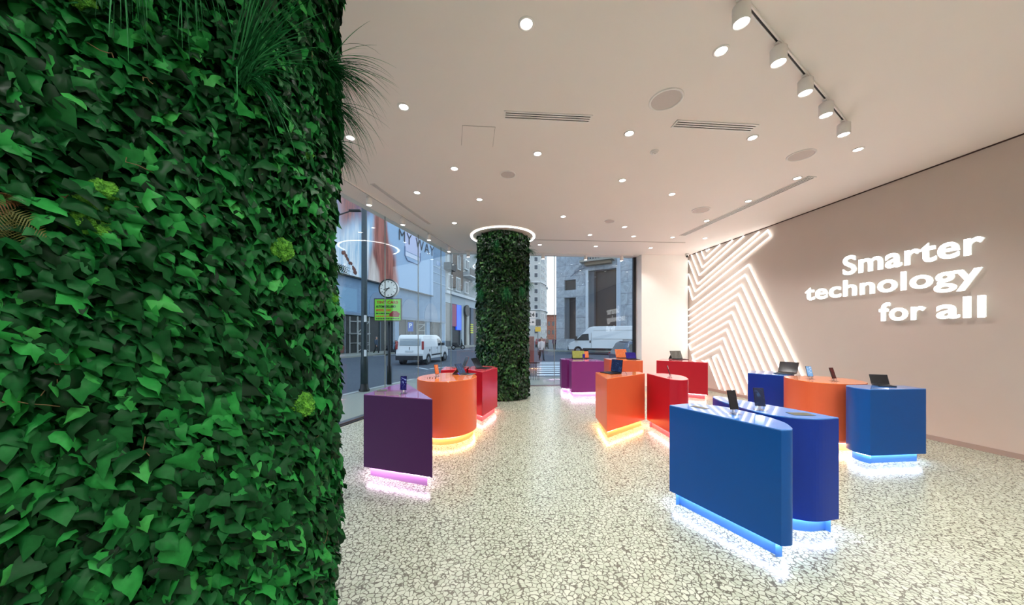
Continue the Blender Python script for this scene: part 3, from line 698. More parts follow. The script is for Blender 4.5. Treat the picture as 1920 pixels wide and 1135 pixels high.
def phone(p, rz, tilt, sm, label, h=.158, w=.075, back=False, grp=None):
    """a phone leaning in a clear stand; local -Y is its screen side"""
    t = thing('smartphone', label, 'phone', (p.x, p.y, TOPZ), rz, grp)
    M = Matrix.Translation((0, 0, .038)) @ Matrix.Rotation(-tilt, 4, 'X')
    link('phone_body', bx(-w / 2, w / 2, 0, .008, 0, h, M, .0025), M_black if not back else mat('phone_back', rgb(34, 20, 30), .12, spec=.8), t)
    link('display', bx(-w / 2 + .003, w / 2 - .003, -.0008, 0, .004, h - .004, M), sm, t)
    bm = bmesh.new()
    for k in range(3): cyl(bm, M @ Vector((w / 2 - .014, .008, h - .014 - k * .014)), M @ Vector((w / 2 - .014, .0095, h - .014 - k * .014)), .0048, seg=12)
    link('camera_lens', bm, M_dark, t)
    s = thing('phone_stand', 'clear acrylic stand under the ' + label, 'stand', (p.x, p.y, TOPZ), rz, 'clear stands')
    bm = bmesh.new(); box(bm, -w / 2 - .004, w / 2 + .004, -.03, .045, .0008, .005); link('base_plate', bm, M_acr, s)
    for sx_ in (-1, 1):
        bm = bmesh.new(); x0 = sx_ * (w / 2 - .012); box(bm, min(x0, x0 - sx_ * .005), max(x0, x0 - sx_ * .005), -.006, .022, .005, .036); box(bm, min(x0, x0 - sx_ * .005), max(x0, x0 - sx_ * .005), -.012, -.006, .005, .05); link('holder_arm', bm, M_acr, s)
    bm = bmesh.new(); cyl(bm, (0, .018, .006), (0, .018, .034), .010, seg=16); link('security_post', bm, M_wplast, s, True)
    return t
def laptop(p, rz, open_deg, sm, label, w=.30, d=.205, th=.012, body=None, lid=None, kickstand=False):
    """local -Y is the user's side, the lid hinges on +Y"""
    t = thing('laptop', label, 'laptop', (p.x, p.y, TOPZ), rz)
    body = body or mat('laptop_dark', rgb(30, 32, 38), .35, .3); lid = lid or body
    link('base', bx(-w / 2, w / 2, -d, 0, .002, .002 + th, bevel=.003), body, t)
    kb = thing_part = link('keyboard', bx(-w / 2 + .015, w / 2 - .015, -d * .55, -.02, .002 + th, .004 + th), M_black, t)
    bm = bmesh.new()
    for r in range(5):
        for c in range(13):
            x = -w / 2 + .019 + c * (w - .038) / 13; y = -.026 - r * (d * .55 - .026) / 5
            box(bm, x, x + (w - .038) / 13 * .84, y - (d * .55 - .026) / 5 * .84, y, .004 + th, .0055 + th)
    link('keys', bm, M_dark, kb)
    link('touchpad', bx(-.05, .05, -d * .92, -d * .62, .002 + th, .0028 + th), mat('touchpad', rgb(50, 52, 58), .3), t)
    M = Matrix.Translation((0, 0, .006 + th)) @ Matrix.Rotation(-R_(open_deg - 90), 4, 'X')
    sc = link('screen_lid', bx(-w / 2, w / 2, 0, .007, 0, d, M, .002), lid, t)
    link('display', bx(-w / 2 + .006, w / 2 - .006, -.001, 0, .010, d - .007, M), sm, sc)
    bm = bmesh.new(); cyl(bm, (-w / 2 + .02, .003, .005 + th), (w / 2 - .02, .003, .005 + th), .005, seg=10); link('hinge', bm, M_black, t)
    if kickstand:
        a = M @ Vector((0, .007, d * .55)); bm = bmesh.new()
        vs = [(-w / 2 + .01, a.y, a.z), (w / 2 - .01, a.y, a.z), (w / 2 - .01, a.y + .09, .002), (-w / 2 + .01, a.y + .09, .002)]
        f = [bm.verts.new(v) for v in vs] + [bm.verts.new((v[0], v[1] + .004, v[2] + .001)) for v in vs]
        for q in ((0, 1, 2, 3), (7, 6, 5, 4), (0, 4, 5, 1), (1, 5, 6, 2), (2, 6, 7, 3), (3, 7, 4, 0)): bm.faces.new([f[i] for i in q])
        link('kickstand', bm, body, t)
    return t
def T_(px, py): return pt(px, py, TOPZ)
M_bronze = mat('laptop_bronze', rgb(160, 104, 82), .3, .5)
M_brown = mat('laptop_brown', rgb(66, 42, 30), .3, .4)
M_orangelid = mat('laptop_orange_lid', rgb(226, 110, 50), .35, .1)
M_silver = mat('laptop_silver', rgb(150, 144, 140), .3, .6)
phone(T_(756, 738.5), R_(8), R_(12), SC_BLUE, 'phone with blue swirl screen on the front purple counter', .16, .07)
phone(T_(820, 706.5), R_(48), R_(14), SC_ORNG, 'thin side-on phone on the orange drum counter')
laptop(T_(868, 702), R_(76), 118, SC_NAVY, 'dark tablet with stand and grey keyboard on the orange drum counter', .27, .19, .006, lid=M_black, kickstand=True, body=M_silver)
for i, px in enumerate((801.5, 806, 811, 816.5)):
    p = T_(px, 709.6); bm = bmesh.new(); cyl(bm, (0, 0, .0005), (0, 0, .012), .009 if i else .005, .008 if i else .004, seg=16)
    o = link('sensor_puck', bm, M_black, None, True); o.location = (p.x, p.y, TOPZ)
    tag(o, ['smallest leftmost', 'second from left', 'third from left', 'rightmost'][i] + ' of four black pucks on the orange drum counter', 'puck', 'black pucks on the orange drum')
laptop(T_(869, 689.5), R_(-70), 112, SC_DARK, 'bronze laptop seen from its lid on the left red counter', .27, .22, body=M_bronze, lid=M_bronze)
laptop(T_(899, 690.8), R_(72), 122, SC_DARK, 'black laptop on the red counter by the far green column', .30, .22)
laptop(T_(1085, 673.2), R_(6), 104, SC_OLIVE, 'laptop with a bright olive screen on the far purple counter', .36, .22, kickstand=True)
phone(T_(1094.5, 674.6), R_(-10), R_(14), SC_VIOLET, 'small dark phone beside the olive laptop', .12, .07)
laptop(T_(1100, 672.6), R_(20), 100, SC_ORNG, 'orange-lit tablet behind the olive laptop on the purple counter', .16, .20)
laptop(T_(1166, 671.8), R_(12), 108, SC_ORNG, 'laptop with an orange screen on the far orange counter', .36, .25, body=M_dark, lid=M_orangelid)
laptop(T_(1184, 674.2), R_(8), 112, SC_VIOLET, 'violet-screened laptop at the right on the far orange counter', .30, .19)
laptop(T_(1270, 674), R_(14), 112, SC_GREY, 'tent-shaped dark grey convertible laptop on the far red counter', .36, .23, body=M_dark, kickstand=True)
laptop(T_(1155, 699.8), R_(-72), 96, SC_NAVY, 'black laptop with blue screen on the triangular orange counter', .31, .22, body=mat('laptop_black', rgb(28, 22, 34), .3, .3))
a, b = T_(1159, 701), T_(1176, 703)
bm = bmesh.new(); tube(bm, [(a.x + .035, a.y + .03, .92), (a.x + .05, a.y + .03, .93), (a.x + .09, a.y + .05, .95), (a.x + .13, a.y + .02, .94), (b.x - .01, b.y + .01, .925), (b.x, b.y, .914)], .003, 8)
o = link('power_cable', bm, M_black, None, True); tag(o, 'thin black cable behind the laptop on the triangular orange counter', 'cable')
phone(T_(1257, 708), R_(60), R_(16), SC_DARK, 'black phone leaning side-on on the round-nosed red counter', .15, .07)
phone(T_(1378, 777), R_(8), R_(14), SC_DARK, 'dark phone on the nearest blue counter, left of two', .158, .078)
phone(T_(1426, 770), R_(-18), R_(18), SC_NAVY, 'navy-screened phone on the long deep blue counter', .158, .078)
laptop(T_(1476, 700.5), R_(-58), 118, SC_DARK, 'dark brown laptop with glossy lid on the back left blue counter', .27, .20, body=mat('laptop_brownblack', rgb(20, 18, 18), .3), lid=M_brown)
phone(T_(1520, 711), R_(-8), R_(18), SC_PALE, 'phone with a pale screen on the wide orange counter', .158, .078)
phone(T_(1565, 715), R_(14), R_(16), SC_RED, 'phone with a dark red screen on the wide orange counter', .158, .078)
p = T_(1496, 707); o = link('card_holder', bx(-.03, .03, -.012, .012, .0005, .035, bevel=.004), M_acr); o.location = (p.x, p.y, TOPZ); tag(o, 'small clear holder beside the brown laptop', 'holder')
laptop(T_(1651, 723), R_(-22), 112, SC_DARK, 'small open black laptop on the right-hand blue counter', .18, .13)
# ------------------------------------------------------------------ the street
GZ = -.2
M_asph = wave_noise_mat('asphalt', rgb(58, 66, 76), rgb(86, 94, 104), 40, .85, .2)
M_pave = wave_noise_mat('pavement', rgb(120, 124, 118), rgb(156, 158, 148), 60, .8, .2)
M_curb = mat('curb_stone', rgb(160, 164, 162), .8, var=.1)
M_paint = mat('road_paint', rgb(214, 222, 226), .7, var=.08, vscale=3)
bm = bmesh.new(); box(bm, -60, 80, -25, 220, GZ - .3, GZ); struct('ground', bm, M_asph)
nrmF = Vector((-.964, .265, 0)); o1 = fac(-4) + nrmF * 2.3; o2 = Vector((-3.62, 12.15, 0))
bm = bmesh.new(); prism(bm, [tuple(o1)[:2], tuple(fac(-4) + nrmF * .16)[:2], (fac(.6).x - .2, .7), (-2.03, 10.16), (5.9, 10.98), (16, 12), (16, 14.3), (-3.2, 12.3), tuple(o2)[:2]][::-1], GZ, -.05); bmesh.ops.recalc_face_normals(bm, faces=bm.faces); struct('pavement', bm, M_pave)
bm = bmesh.new(); prism(bm, [tuple(o1)[:2], tuple(o2)[:2], (-3.2, 12.3), (16, 14.3), (16, 14.46), (-3.3, 12.46), (-3.78, 12.24), tuple(o1 + nrmF * .16)[:2]], GZ, -.04); bmesh.ops.recalc_face_normals(bm, faces=bm.faces); struct('curb', bm, M_curb)
cw = thing('crosswalk', 'white striped pedestrian crossing outside the back glass', 'crosswalk', (2.6, 18, GZ))
for i in range(9):
    y = 13.6 + i * 1.02; x0 = 1.05 + (y - 13.6) * .08; link('stripe', bx(x0 - 2.6, x0 + 3.0 - 2.6, y - 18, y + .5 - 18, .001, .008), M_paint, cw)
# lane lines
def road_line(a, b, w, label):
    a = Vector(a); b = Vector(b); L = (b - a).length; o = link('road_line', bx(-L / 2, L / 2, -w / 2, w / 2, .001, .007), M_paint); o.location = ((a.x + b.x) / 2, (a.y + b.y) / 2, GZ); o.rotation_euler = (0, 0, math.atan2(b.y - a.y, b.x - a.x)); tag(o, label, 'road marking')
def gp(px, py): return pt(px, py, GZ)
road_line(gp(700, 668), gp(884, 655), .16, 'long white lane line beyond the small white van')
road_line(gp(782, 689.5), gp(802, 693), .12, 'short white dash on the road just behind the small van')
road_line(gp(806, 692), gp(838, 688), .12, 'white dash on the road in front of the orange drum view')

LD = Vector((.2533, .9674, 0)); LO = Vector((.2618 * 20 - 23.65, 20, 0)); LANG = math.atan2(LD.y, LD.x)
def lw(px, py):
    D = 14544.0 / (161 - (px - 960)); return ((D - 20) / .9674, EYE + (631 - py) * D / F)
def lrect(x0, x1, yt, yb):
    s0, zt = lw(x0, yt); s1, _ = lw(x1, yt); _, zb = lw(x0, yb); return s0, s1, zb, zt
bA = thing('street_building', 'pale blue building across the street carrying the billboard', 'building', LO, LANG)
M_blueF = brick_mat('blue_stone', rgb(116, 146, 176), rgb(124, 154, 182), rgb(104, 132, 160), 1.6, .8, .01, veins=.12)
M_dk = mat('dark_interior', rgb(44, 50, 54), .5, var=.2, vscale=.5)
M_stoneW = brick_mat('pale_stone', rgb(172, 176, 176), rgb(160, 166, 168), rgb(136, 140, 142), 1.2, .5, .01, veins=.1)
sA1 = lw(835, 500)[0]; sB1 = 82
def lbox(parent, name, s0, s1, y0, y1, z0, z1, m, bev=0): return link(name, bx(s0, s1, y0, y1, z0, z1, bevel=bev), m, parent)
lbox(bA, 'upper_facade', -16, sA1, 0, 9, 3.71, 24, M_blueF)
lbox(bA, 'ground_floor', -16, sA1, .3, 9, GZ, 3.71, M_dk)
for x0, x1 in ((604, 633), (741, 748), (800, 806), (828, 834)):
    s0, s1, _, _ = lrect(x0, x1, 600, 650); lbox(bA, 'pillar', s0, s1, 0, .3, GZ, 3.71, M_blueF)
for x in (650, 690, 716, 765, 783, 815):
    s0, _ = lw(x, 600); lbox(bA, 'shopfront_post', s0, s0 + .12, .2, .3, GZ, 3.7, mat('shop_post', rgb(96, 108, 116), .5))
lbox(bA, 'fascia', -16, sA1, -.12, 0, 3.6, 3.85, mat('fascia_blue', rgb(112, 134, 156), .6))
s0, s1, z0, z1 = lrect(634, 669, 536, 588); lbox(bA, 'wall_recess', s0, s1, -.02, .06, 3.95, z1, mat('recess_blue', rgb(124, 162, 190), .6))
for x0, x1, yt in ((692, 724, 548), (753, 783, 561), (796, 820, 569)):
    s0, zt = lw((x0 + x1) / 2, yt); a_, _ = lw(x0, 600); b_, _ = lw(x1, 600); r = (b_ - a_) / 2; c = (a_ + b_) / 2; zt = max(zt, 4.0 + .8)
    rz_ = min(r, zt - 4.2)
    bm = bmesh.new(); P = [(c - r, 3.9), (c + r, 3.9)] + [(c + r * math.cos(q), zt - rz_ + rz_ * math.sin(q)) for q in [math.pi * k / 16 for k in range(17)]]
    A = [bm.verts.new((x, -.03, z)) for x, z in P]; B = [bm.verts.new((x, .05, z)) for x, z in P]; bm.faces.new(A); bm.faces.new(B[::-1])
    for i in range(len(P)): j = (i + 1) % len(P); bm.faces.new((A[j], A[i], B[i], B[j]))
    link('arched_window', bm, mat('arch_glass', rgb(92, 124, 156), .3), bA)
for yt in (500, 512, 530): 
    z = lw(815, yt)[1]; lbox(bA, 'string_course', lw(808, 500)[0], sA1, -.06, 0, z, z + .12, mat('course', rgb(140, 168, 192), .6))
lbox(bA, 'window', *lrect(818, 826, 489, 497)[:2], -.03, .02, *lrect(818, 826, 489, 497)[2:], mat('blue_window', rgb(110, 146, 190), .2))

# billboard: a printed sheet with soft colour fields
def layered_mat(name, base, layers, emit=0):
    m = bpy.data.materials.new(name); m.use_nodes = True; nt = m.node_tree; n = nt.nodes; l = nt.links; b = n['Principled BSDF']
    co = n.new('ShaderNodeTexCoord'); nz = n.new('ShaderNodeTexNoise'); nz.inputs['Scale'].default_value = .45; nz.inputs['Detail'].default_value = 3
    mp = n.new('ShaderNodeMapping'); mp.inputs['Scale'].default_value = (1, 1, .35); l.new(co.outputs['Object'], mp.inputs[0]); l.new(mp.outputs[0], nz.inputs['Vector'])
    ns = n.new('ShaderNodeMath'); ns.operation = 'MULTIPLY_ADD'; ns.inputs[1].default_value = 2.4; ns.inputs[2].default_value = -1.2; l.new(nz.outputs['Fac'], ns.inputs[0])
    cur = None
    for col, col2, halves, soft in layers:
        mask = None
        for p, q in halves:                       # keep the side to the right of p->q (seen from the street)
            d = (q[0] - p[0], q[1] - p[1]); L = math.hypot(*d); nx, nz_ = d[1] / L, -d[0] / L; c = -(nx * p[0] + nz_ * p[1])
            dt = n.new('ShaderNodeVectorMath'); dt.operation = 'DOT_PRODUCT'; dt.inputs[1].default_value = (nx, 0, nz_); l.new(co.outputs['Object'], dt.inputs[0])
            ad = n.new('ShaderNodeMath'); ad.operation = 'ADD'; ad.inputs[1].default_value = c; l.new(dt.outputs['Value'], ad.inputs[0])
            a2 = n.new('ShaderNodeMath'); a2.operation = 'ADD'; l.new(ad.outputs[0], a2.inputs[0]); l.new(ns.outputs[0], a2.inputs[1])
            mr = n.new('ShaderNodeMapRange'); mr.interpolation_type = 'SMOOTHSTEP'; mr.inputs['From Min'].default_value = -soft; mr.inputs['From Max'].default_value = soft; l.new(a2.outputs[0], mr.inputs['Value'])
            if mask is None: mask = mr.outputs['Result']
            else:
                mm = n.new('ShaderNodeMath'); mm.operation = 'MULTIPLY'; l.new(mask, mm.inputs[0]); l.new(mr.outputs['Result'], mm.inputs[1]); mask = mm.outputs[0]
        st = n.new('ShaderNodeTexNoise'); st.inputs['Scale'].default_value = 1.6; st.inputs['Detail'].default_value = 4; mq = n.new('ShaderNodeMapping'); mq.inputs['Scale'].default_value = (1.6, 1, .16); mq.inputs['Rotation'].default_value = (0, .22, 0)
        l.new(co.outputs['Object'], mq.inputs[0]); l.new(mq.outputs[0], st.inputs['Vector'])
        rr = n.new('ShaderNodeMapRange'); rr.inputs['From Min'].default_value = .38; rr.inputs['From Max'].default_value = .62; l.new(st.outputs['Fac'], rr.inputs['Value'])
        cm = n.new('ShaderNodeMix'); cm.data_type = 'RGBA'; cm.inputs['A'].default_value = col; cm.inputs['B'].default_value = col2; l.new(rr.outputs['Result'], cm.inputs['Factor'])
        mx = n.new('ShaderNodeMix'); mx.data_type = 'RGBA'; l.new(mask, mx.inputs['Factor'])
        if cur is None: mx.inputs['A'].default_value = base
        else: l.new(cur, mx.inputs['A'])
        l.new(cm.outputs['Result'], mx.inputs['B']); cur = mx.outputs['Result']
    l.new(cur, b.inputs['Base Color']); b.inputs['Roughness'].default_value = .6
    return m
W = lw
bill = thing('advertising_billboard', 'huge MY WAY billboard with auburn hair picture on the pale blue building', 'billboard', LO, LANG)
LB = [(rgb(214, 226, 238), rgb(160, 196, 224), [(W(700, 640), W(690, 300)), ], .3)]
layers = [
 (rgb(150, 190, 216), rgb(232, 236, 238), [(W(600, 440), W(700, 395)), (W(700, 350), W(702, 560))], 1.2),      # dress: below the collar line, left of hair
 (rgb(180, 112, 92), rgb(120, 82, 88), [(W(632, 560), W(632, 300)), (W(702, 300), W(702, 560)), (W(700, 396), W(610, 440))], .9),   # neck
 (rgb(64, 84, 132), rgb(96, 92, 128), [(W(654, 440), W(662, 340)), (W(704, 300), W(704, 400)), (W(720, 412), W(640, 392))], 1.3),   # dark blue shade of hair
 (rgb(120, 56, 46), rgb(176, 100, 84), [(W(687, 560), W(694, 340)), (W(708, 330), W(743, 560))], .5),           # hair
 (rgb(206, 190, 180), rgb(232, 220, 212), [(W(689, 560), W(691, 470)), (W(692, 470), W(711, 560))], .4),
]
layers[0] = (layers[0][0], layers[0][1], [(W(600, 440), W(700, 400)), (W(700, 300), W(700, 560))], 1.2)
# left wall print is seen mirrored in s only: all half planes were given clockwise from the street
s1 = W(808, 500)[0]
lbox(bill, 'printed_sheet', -10, s1, -.35, -.18, 7.3, 22, layered_mat('billboard_print', rgb(156, 186, 216), layers))
lbox(bill, 'bottom_rail', -10, s1, -.4, -.12, 7.18, 7.3, M_dark)
me = text_mesh('MY WAY', 1.95, .01, -.018, 'LEFT', 1.18)
o = link('lettering', me, mat('billboard_ink', rgb(36, 40, 54), .6, var=0), bill); o.location = (W(741, 440)[0], -.42, 12.85); o.rotation_euler = (R_(90), 0, 0)
# perfume bottle outline under the words
s0, z0 = W(754, 487); s1_, _ = W(783, 487); zt = W(754, 456)[1]
bm = bmesh.new(); tube(bm, [(s0, 0, zt - .4), (s0, 0, z0 + .5), (s0 + .5, 0, z0), (s1_ - .5, 0, z0), (s1_, 0, z0 + .5), (s1_, 0, zt - .4)], .07, 6); o = link('bottle_outline', bm, mat('bottle_line', rgb(120, 136, 170), .5), bill); o.location = (0, -.4, 0)
o = link('bottle_body', bx(s0 + .1, s1_ - .1, -.38, -.352, z0 + .5, zt - 1.0), mat('bottle_fill', rgb(214, 222, 240), .5), bill)
o = link('lilac_reflection', bx(s0, s1_, -.38, -.352, zt - .9, zt + 2.6), mat('lilac_reflection', rgb(196, 200, 230), .5), bill)  # lilac panel above the bottle, a reflection painted as flat colour
# brooch on the dress
bm = bmesh.new(); rs = random.Random(2)
for k in range(16):
    s, z = W(636 + k * 1.7 + rs.uniform(-1, 1), 470 + k * 2.7 + rs.uniform(-3, 3)); bmesh.ops.create_icosphere(bm, subdivisions=1, radius=rs.uniform(.10, .26), matrix=Matrix.Translation((s, -.36, z)) @ Matrix.Diagonal((1, .1, 1, 1)))
link('brooch_print', bm, mat('brooch', rgb(104, 62, 54), .7, var=.3, vscale=2), bill)

bB = thing('street_building', 'pale stone corner building with arched window left of the far column', 'building', LO, LANG)
lbox(bB, 'upper_facade', sA1, sB1, .2, 9, 8.55, 26, M_stoneW)
lbox(bB, 'cornice', sA1, sB1, -.3, .3, 8.3, 8.75, mat('cornice', rgb(200, 206, 210), .6))
lbox(bB, 'frieze', sA1, sB1, .1, 9, 6.9, 8.3, mat('frieze', rgb(160, 174, 184), .6))
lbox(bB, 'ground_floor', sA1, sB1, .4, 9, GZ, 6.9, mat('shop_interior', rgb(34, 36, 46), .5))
s0, s1, z0, z1 = lrect(848, 868, 474, 520); lbox(bB, 'brick_bay', s0, s1, -.05, .25, 9.6, 30, brick_mat('brown_brick', rgb(112, 98, 88), rgb(98, 86, 78), rgb(140, 130, 120), .6, .25, .03))
M_win = mat('window_dark', rgb(48, 62, 74), .15, spec=.7); M_winf = mat('window_surround', rgb(214, 218, 218), .6)
def lwin(parent, x0, x1, yt, yb, arch=False, y=-.12):
    s0, s1, zb, zt = lrect(x0, x1, yt, yb)
    f = lbox(parent, 'window_surround', s0 - .15, s1 + .15, y, y + .4, zb - .2, zt + .2, M_winf); g = lbox(parent, 'window_pane', s0, s1, y - .03, y, zb, zt, M_win); g.parent = f
    m_ = lbox(parent, 'glazing_bar', (s0 + s1) / 2 - .04, (s0 + s1) / 2 + .04, y - .06, y - .03, zb, zt, M_winf); m_.parent = f
    if arch:
        bm = bmesh.new(); c = (s0 + s1) / 2; r = (s1 - s0) / 2; cyl(bm, (c, y - .03, zt), (c, y, zt), r, seg=20); h = link('arch_pane', bm, M_win, f)
for q in ((839.5, 847, 515, 539), (855, 862, 521.5, 544), (841, 846.5, 474, 493)): lwin(bB, *q)
lwin(bB, 857.5, 861.5, 482, 503.5, True, -.2)
lwin(bB, 872.5, 877.5, 488, 503); lwin(bB, 872.5, 877, 530, 548)
s0, s1, z0, z1 = lrect(869, 888, 505, 516)
lbox(bB, 'balcony_slab', s0, s1, -1.3, .2, z0 - .2, z0, M_winf); bal = lbox(bB, 'balcony_front', s0, s1, -1.3, -1.2, z0, z0 + 1.2, mat('balcony_stone', rgb(120, 116, 112), .7, var=.3, vscale=6))
s0, s1, z0, z1 = lrect(832.5, 838, 492, 498); lbox(bB, 'small_balcony', s0, s1 + 1.2, -1.0, .2, z0 - .6, z0 + .5, mat('iron', rgb(52, 56, 60), .6))
for x0, x1, c in ((834, 836.5, rgb(170, 188, 200)), (846.5, 849, rgb(120, 132, 140)), (866.5, 871, rgb(170, 180, 186)), (877, 881, rgb(176, 180, 176)), (884, 889, rgb(60, 84, 110))):
    s0, s1, _, _ = lrect(x0, x1, 600, 650); lbox(bB, 'pillar', s0, s1, .1, .4, GZ, 6.9, mat('pillar_%d' % int(x0), c, .6))
s0, s1, z0, z1 = lrect(836, 846.5, 567, 650); lbox(bB, 'dark_shopfront', s0, s1, .2, .4, GZ, z1, mat('dark_shop', rgb(34, 46, 54), .3))
s0, s1, z0, z1 = lrect(858.5, 866, 566, 619); sc_ = lbox(bB, 'display_screen', s0, s1, .15, .4, z0, z1, mat('shop_screen_blue', rgb(40, 70, 210), .4, emit=.9, ecol=rgb(44, 80, 220), var=.4, vscale=.6))
s0, s1, z0, z1 = lrect(850, 858.5, 570, 612); lbox(bB, 'display_screen', s0, s1, .2, .4, z0, z1, mat('shop_screen_red', rgb(84, 20, 60), .4, emit=.45, ecol=rgb(110, 26, 70), var=.5, vscale=.6))
s0, z0 = lw(874, 583); bm = bmesh.new(); lathe(bm, [(.0, 0), (1.05, 0), (1.05, .2), (0, .2)], 28); o = link('round_window', bm, M_dk, bB); o.rotation_euler = (R_(90), 0, 0); o.location = (s0, -.1, z0)
s0, s1, z0, z1 = lrect(880, 884.5, 606, 625)
bm = bmesh.new()
for k in range(5): z = z0 + (z1 - z0) * k / 5; box(bm, s0, s1, -.3, -.2, z, z + (z1 - z0) / 9)
link('yellow_banner', bm, mat('banner_yellow', rgb(206, 214, 40), .6), bB)
bm = bmesh.new(); box(bm, -16, sB1, -3.2, 1.2, GZ, GZ + .13); o = link('far_pavement', bm, M_pave); o.location = LO; o.rotation_euler = (0, 0, LANG); o['kind'] = 'structure'

# scaffolding
sc = thing('scaffolding', 'metal scaffolding tower in front of the dark ground floor', 'scaffolding', LO, LANG, 'scaffolding across the street')
bm = bmesh.new(); s0, _ = W(656, 600); s1, _ = W(678, 600)
for s in (s0, (s0 + s1) / 2 + .2, s1):
    for y in (-.9, .0): cyl(bm, (s, y, GZ + .13), (s, y, 3.45), .05, seg=8)
link('upright', bm, M_curb, sc); bm = bmesh.new()
for z in (.9, 1.75, 3.0):
    for y in (-.9, 0): cyl(bm, (s0, y, z), (s1, y, z), .04, seg=8)
link('crossbar', bm, M_curb, sc); bm = bmesh.new(); cyl(bm, (s0, -.9, 1.9), (s1, -.9, 3.0), .035, seg=8); cyl(bm, (s0, -.9, .1), (s1, -.9, -.0 + .8), .035, seg=8); cyl(bm, (s1, -.9, .1), (s0, -.9, .9), .035, seg=8); link('diagonal_brace', bm, M_curb, sc)
lbox(sc, 'deck_board', s0 - .1, s1 + .1, -.95, .05, 1.78, 1.88, M_curb)
sc2 = thing('scaffolding', 'second narrower scaffolding tower right of the blue parking sign', 'scaffolding', LO, LANG, 'scaffolding across the street')
bm = bmesh.new(); s0, _ = W(776, 600); s1, _ = W(790, 600)
for s in (s0, s1): cyl(bm, (s, -.5, GZ + .13), (s, -.5, 3.3), .06, seg=8)
link('upright', bm, M_curb, sc2); bm = bmesh.new()
for z in (1.4, 2.3, 3.1): cyl(bm, (s0, -.5, z), (s1, -.5, z), .05, seg=8)
cyl(bm, (s0, -.5, 2.3), (s1, -.5, 3.1), .04, seg=8); link('crossbar', bm, M_curb, sc2)

# stone building to the right, across the crossing
RD = Vector((.8575, -.5143, 0)); RO = Vector((5.4, 40, 0)); RANG = math.atan2(RD.y, RD.x)
def rw(px, py):
    u = px - 960; D = 43.24 / (1 + .000975 * u); X = u * D / F; return ((X - 5.4) / .8575, EYE + (631 - py) * D / F)
def rrect(x0, x1, yt, yb):
    s0, zt = rw(x0, yt); s1, _ = rw(x1, yt); _, zb = rw(x0, yb); return s0, s1, zb, zt
bR = thing('street_building', 'grey blue veined stone building with a balcony behind the large van', 'building', RO, RANG)
M_st = brick_mat('veined_stone', rgb(162, 172, 182), rgb(178, 188, 196), rgb(118, 126, 136), 2.4, 1.25, .018, veins=.42)
def rbox(n_, a, b, y0, y1, z0, z1, m): return link(n_, bx(a, b, y0, y1, z0, z1), m, bR)
d0, d1, dz0, dz1 = rrect(1103, 1156, 508, 650)
w0, w1, _, _ = rrect(1057.7, 1079.5, 526, 545)
zs = [rw(1058, y)[1] for y in (635.5, 559, 545, 526)]     # tall window bottom/top, small window bottom/top
rbox('facade', 0, w0, 0, 8, GZ, 26, M_st); rbox('facade_pier', w1, d0, 0, 8, GZ, 26, M_st); rbox('facade_right', d1, 14, 0, 8, GZ, 26, M_st)
rbox('facade_sill', w0, w1, 0, 8, GZ, zs[0], M_st); rbox('facade_band', w0, w1, 0, 8, zs[1], zs[2], M_st); rbox('facade_top', w0, w1, 0, 8, zs[3], 26, M_st)
rbox('facade_lintel', d0, d1, 0, 8, dz1, 26, M_st)
M_open = mat('dark_opening', rgb(40, 36, 40), .35, var=.2); M_openb = mat('opening_jamb', rgb(88, 96, 104), .7)
rbox('tall_window', w0, w1, .5, .7, zs[0], zs[1], M_open); rbox('small_window', w0, w1, .4, .6, zs[2], zs[3], mat('small_opening', rgb(66, 62, 60), .3))
rbox('window_jamb', w0, w0 + .55, .3, .5, zs[0], zs[1], M_openb)
rbox('doorway', d0, d1, .9, 1.1, GZ, dz1, mat('doorway_brown', rgb(58, 46, 44), .3, var=.15))
rbox('door_post', d0, d0 + .6, .3, .9, GZ, dz1, M_openb); rbox('door_frame', d0 - .3, d0, -.1, .1, GZ, dz1 + .1, mat('frame_stone', rgb(196, 206, 214), .6)); rbox('door_frame', d1, d1 + .3, -.1, .1, GZ, dz1 + .1, mat('frame_stone', rgb(196, 206, 214), .6))
a0, a1, _, az = rrect(1092, 1153, 494, 500)
rbox('balcony_slab', a0, a1, -1.1, .1, az - .1, az + .12, mat('balcony_grey', rgb(150, 146, 136), .7)); rbox('balcony_bracket', a0 + .5, a1 - .3, -.8, .1, az - .45, az - .1, mat('balcony_under', rgb(128, 116, 96), .7))
for k in range(12): bm = bmesh.new(); cyl(bm, (a0 + .2 + k * (a1 - a0 - .4) / 11, -1.0, az + .12), (a0 + .2 + k * (a1 - a0 - .4) / 11, -1.0, az + 1.3), .07, seg=8); link('baluster', bm, mat('baluster', rgb(150, 156, 160), .6), bR)
rbox('balcony_rail', a0, a1, -1.1, -.9, az + 1.3, az + 1.45, mat('baluster', rgb(150, 156, 160), .6)); rbox('balcony_door', a0 + .6, a1 - .6, -.05, .05, az + .35, az + 4, M_open)
s0, s1, _, _ = rrect(1158, 1164, 500, 640); rbox('pilaster', s0, s1, -.18, 0, GZ, 26, mat('pilaster', rgb(170, 182, 196), .6))
bm = bmesh.new(); box(bm, -1, 14, -2.2, 0, GZ, GZ + .13); o = link('far_pavement', bm, M_pave); o.location = RO; o.rotation_euler = (0, 0, RANG); o['kind'] = 'structure'
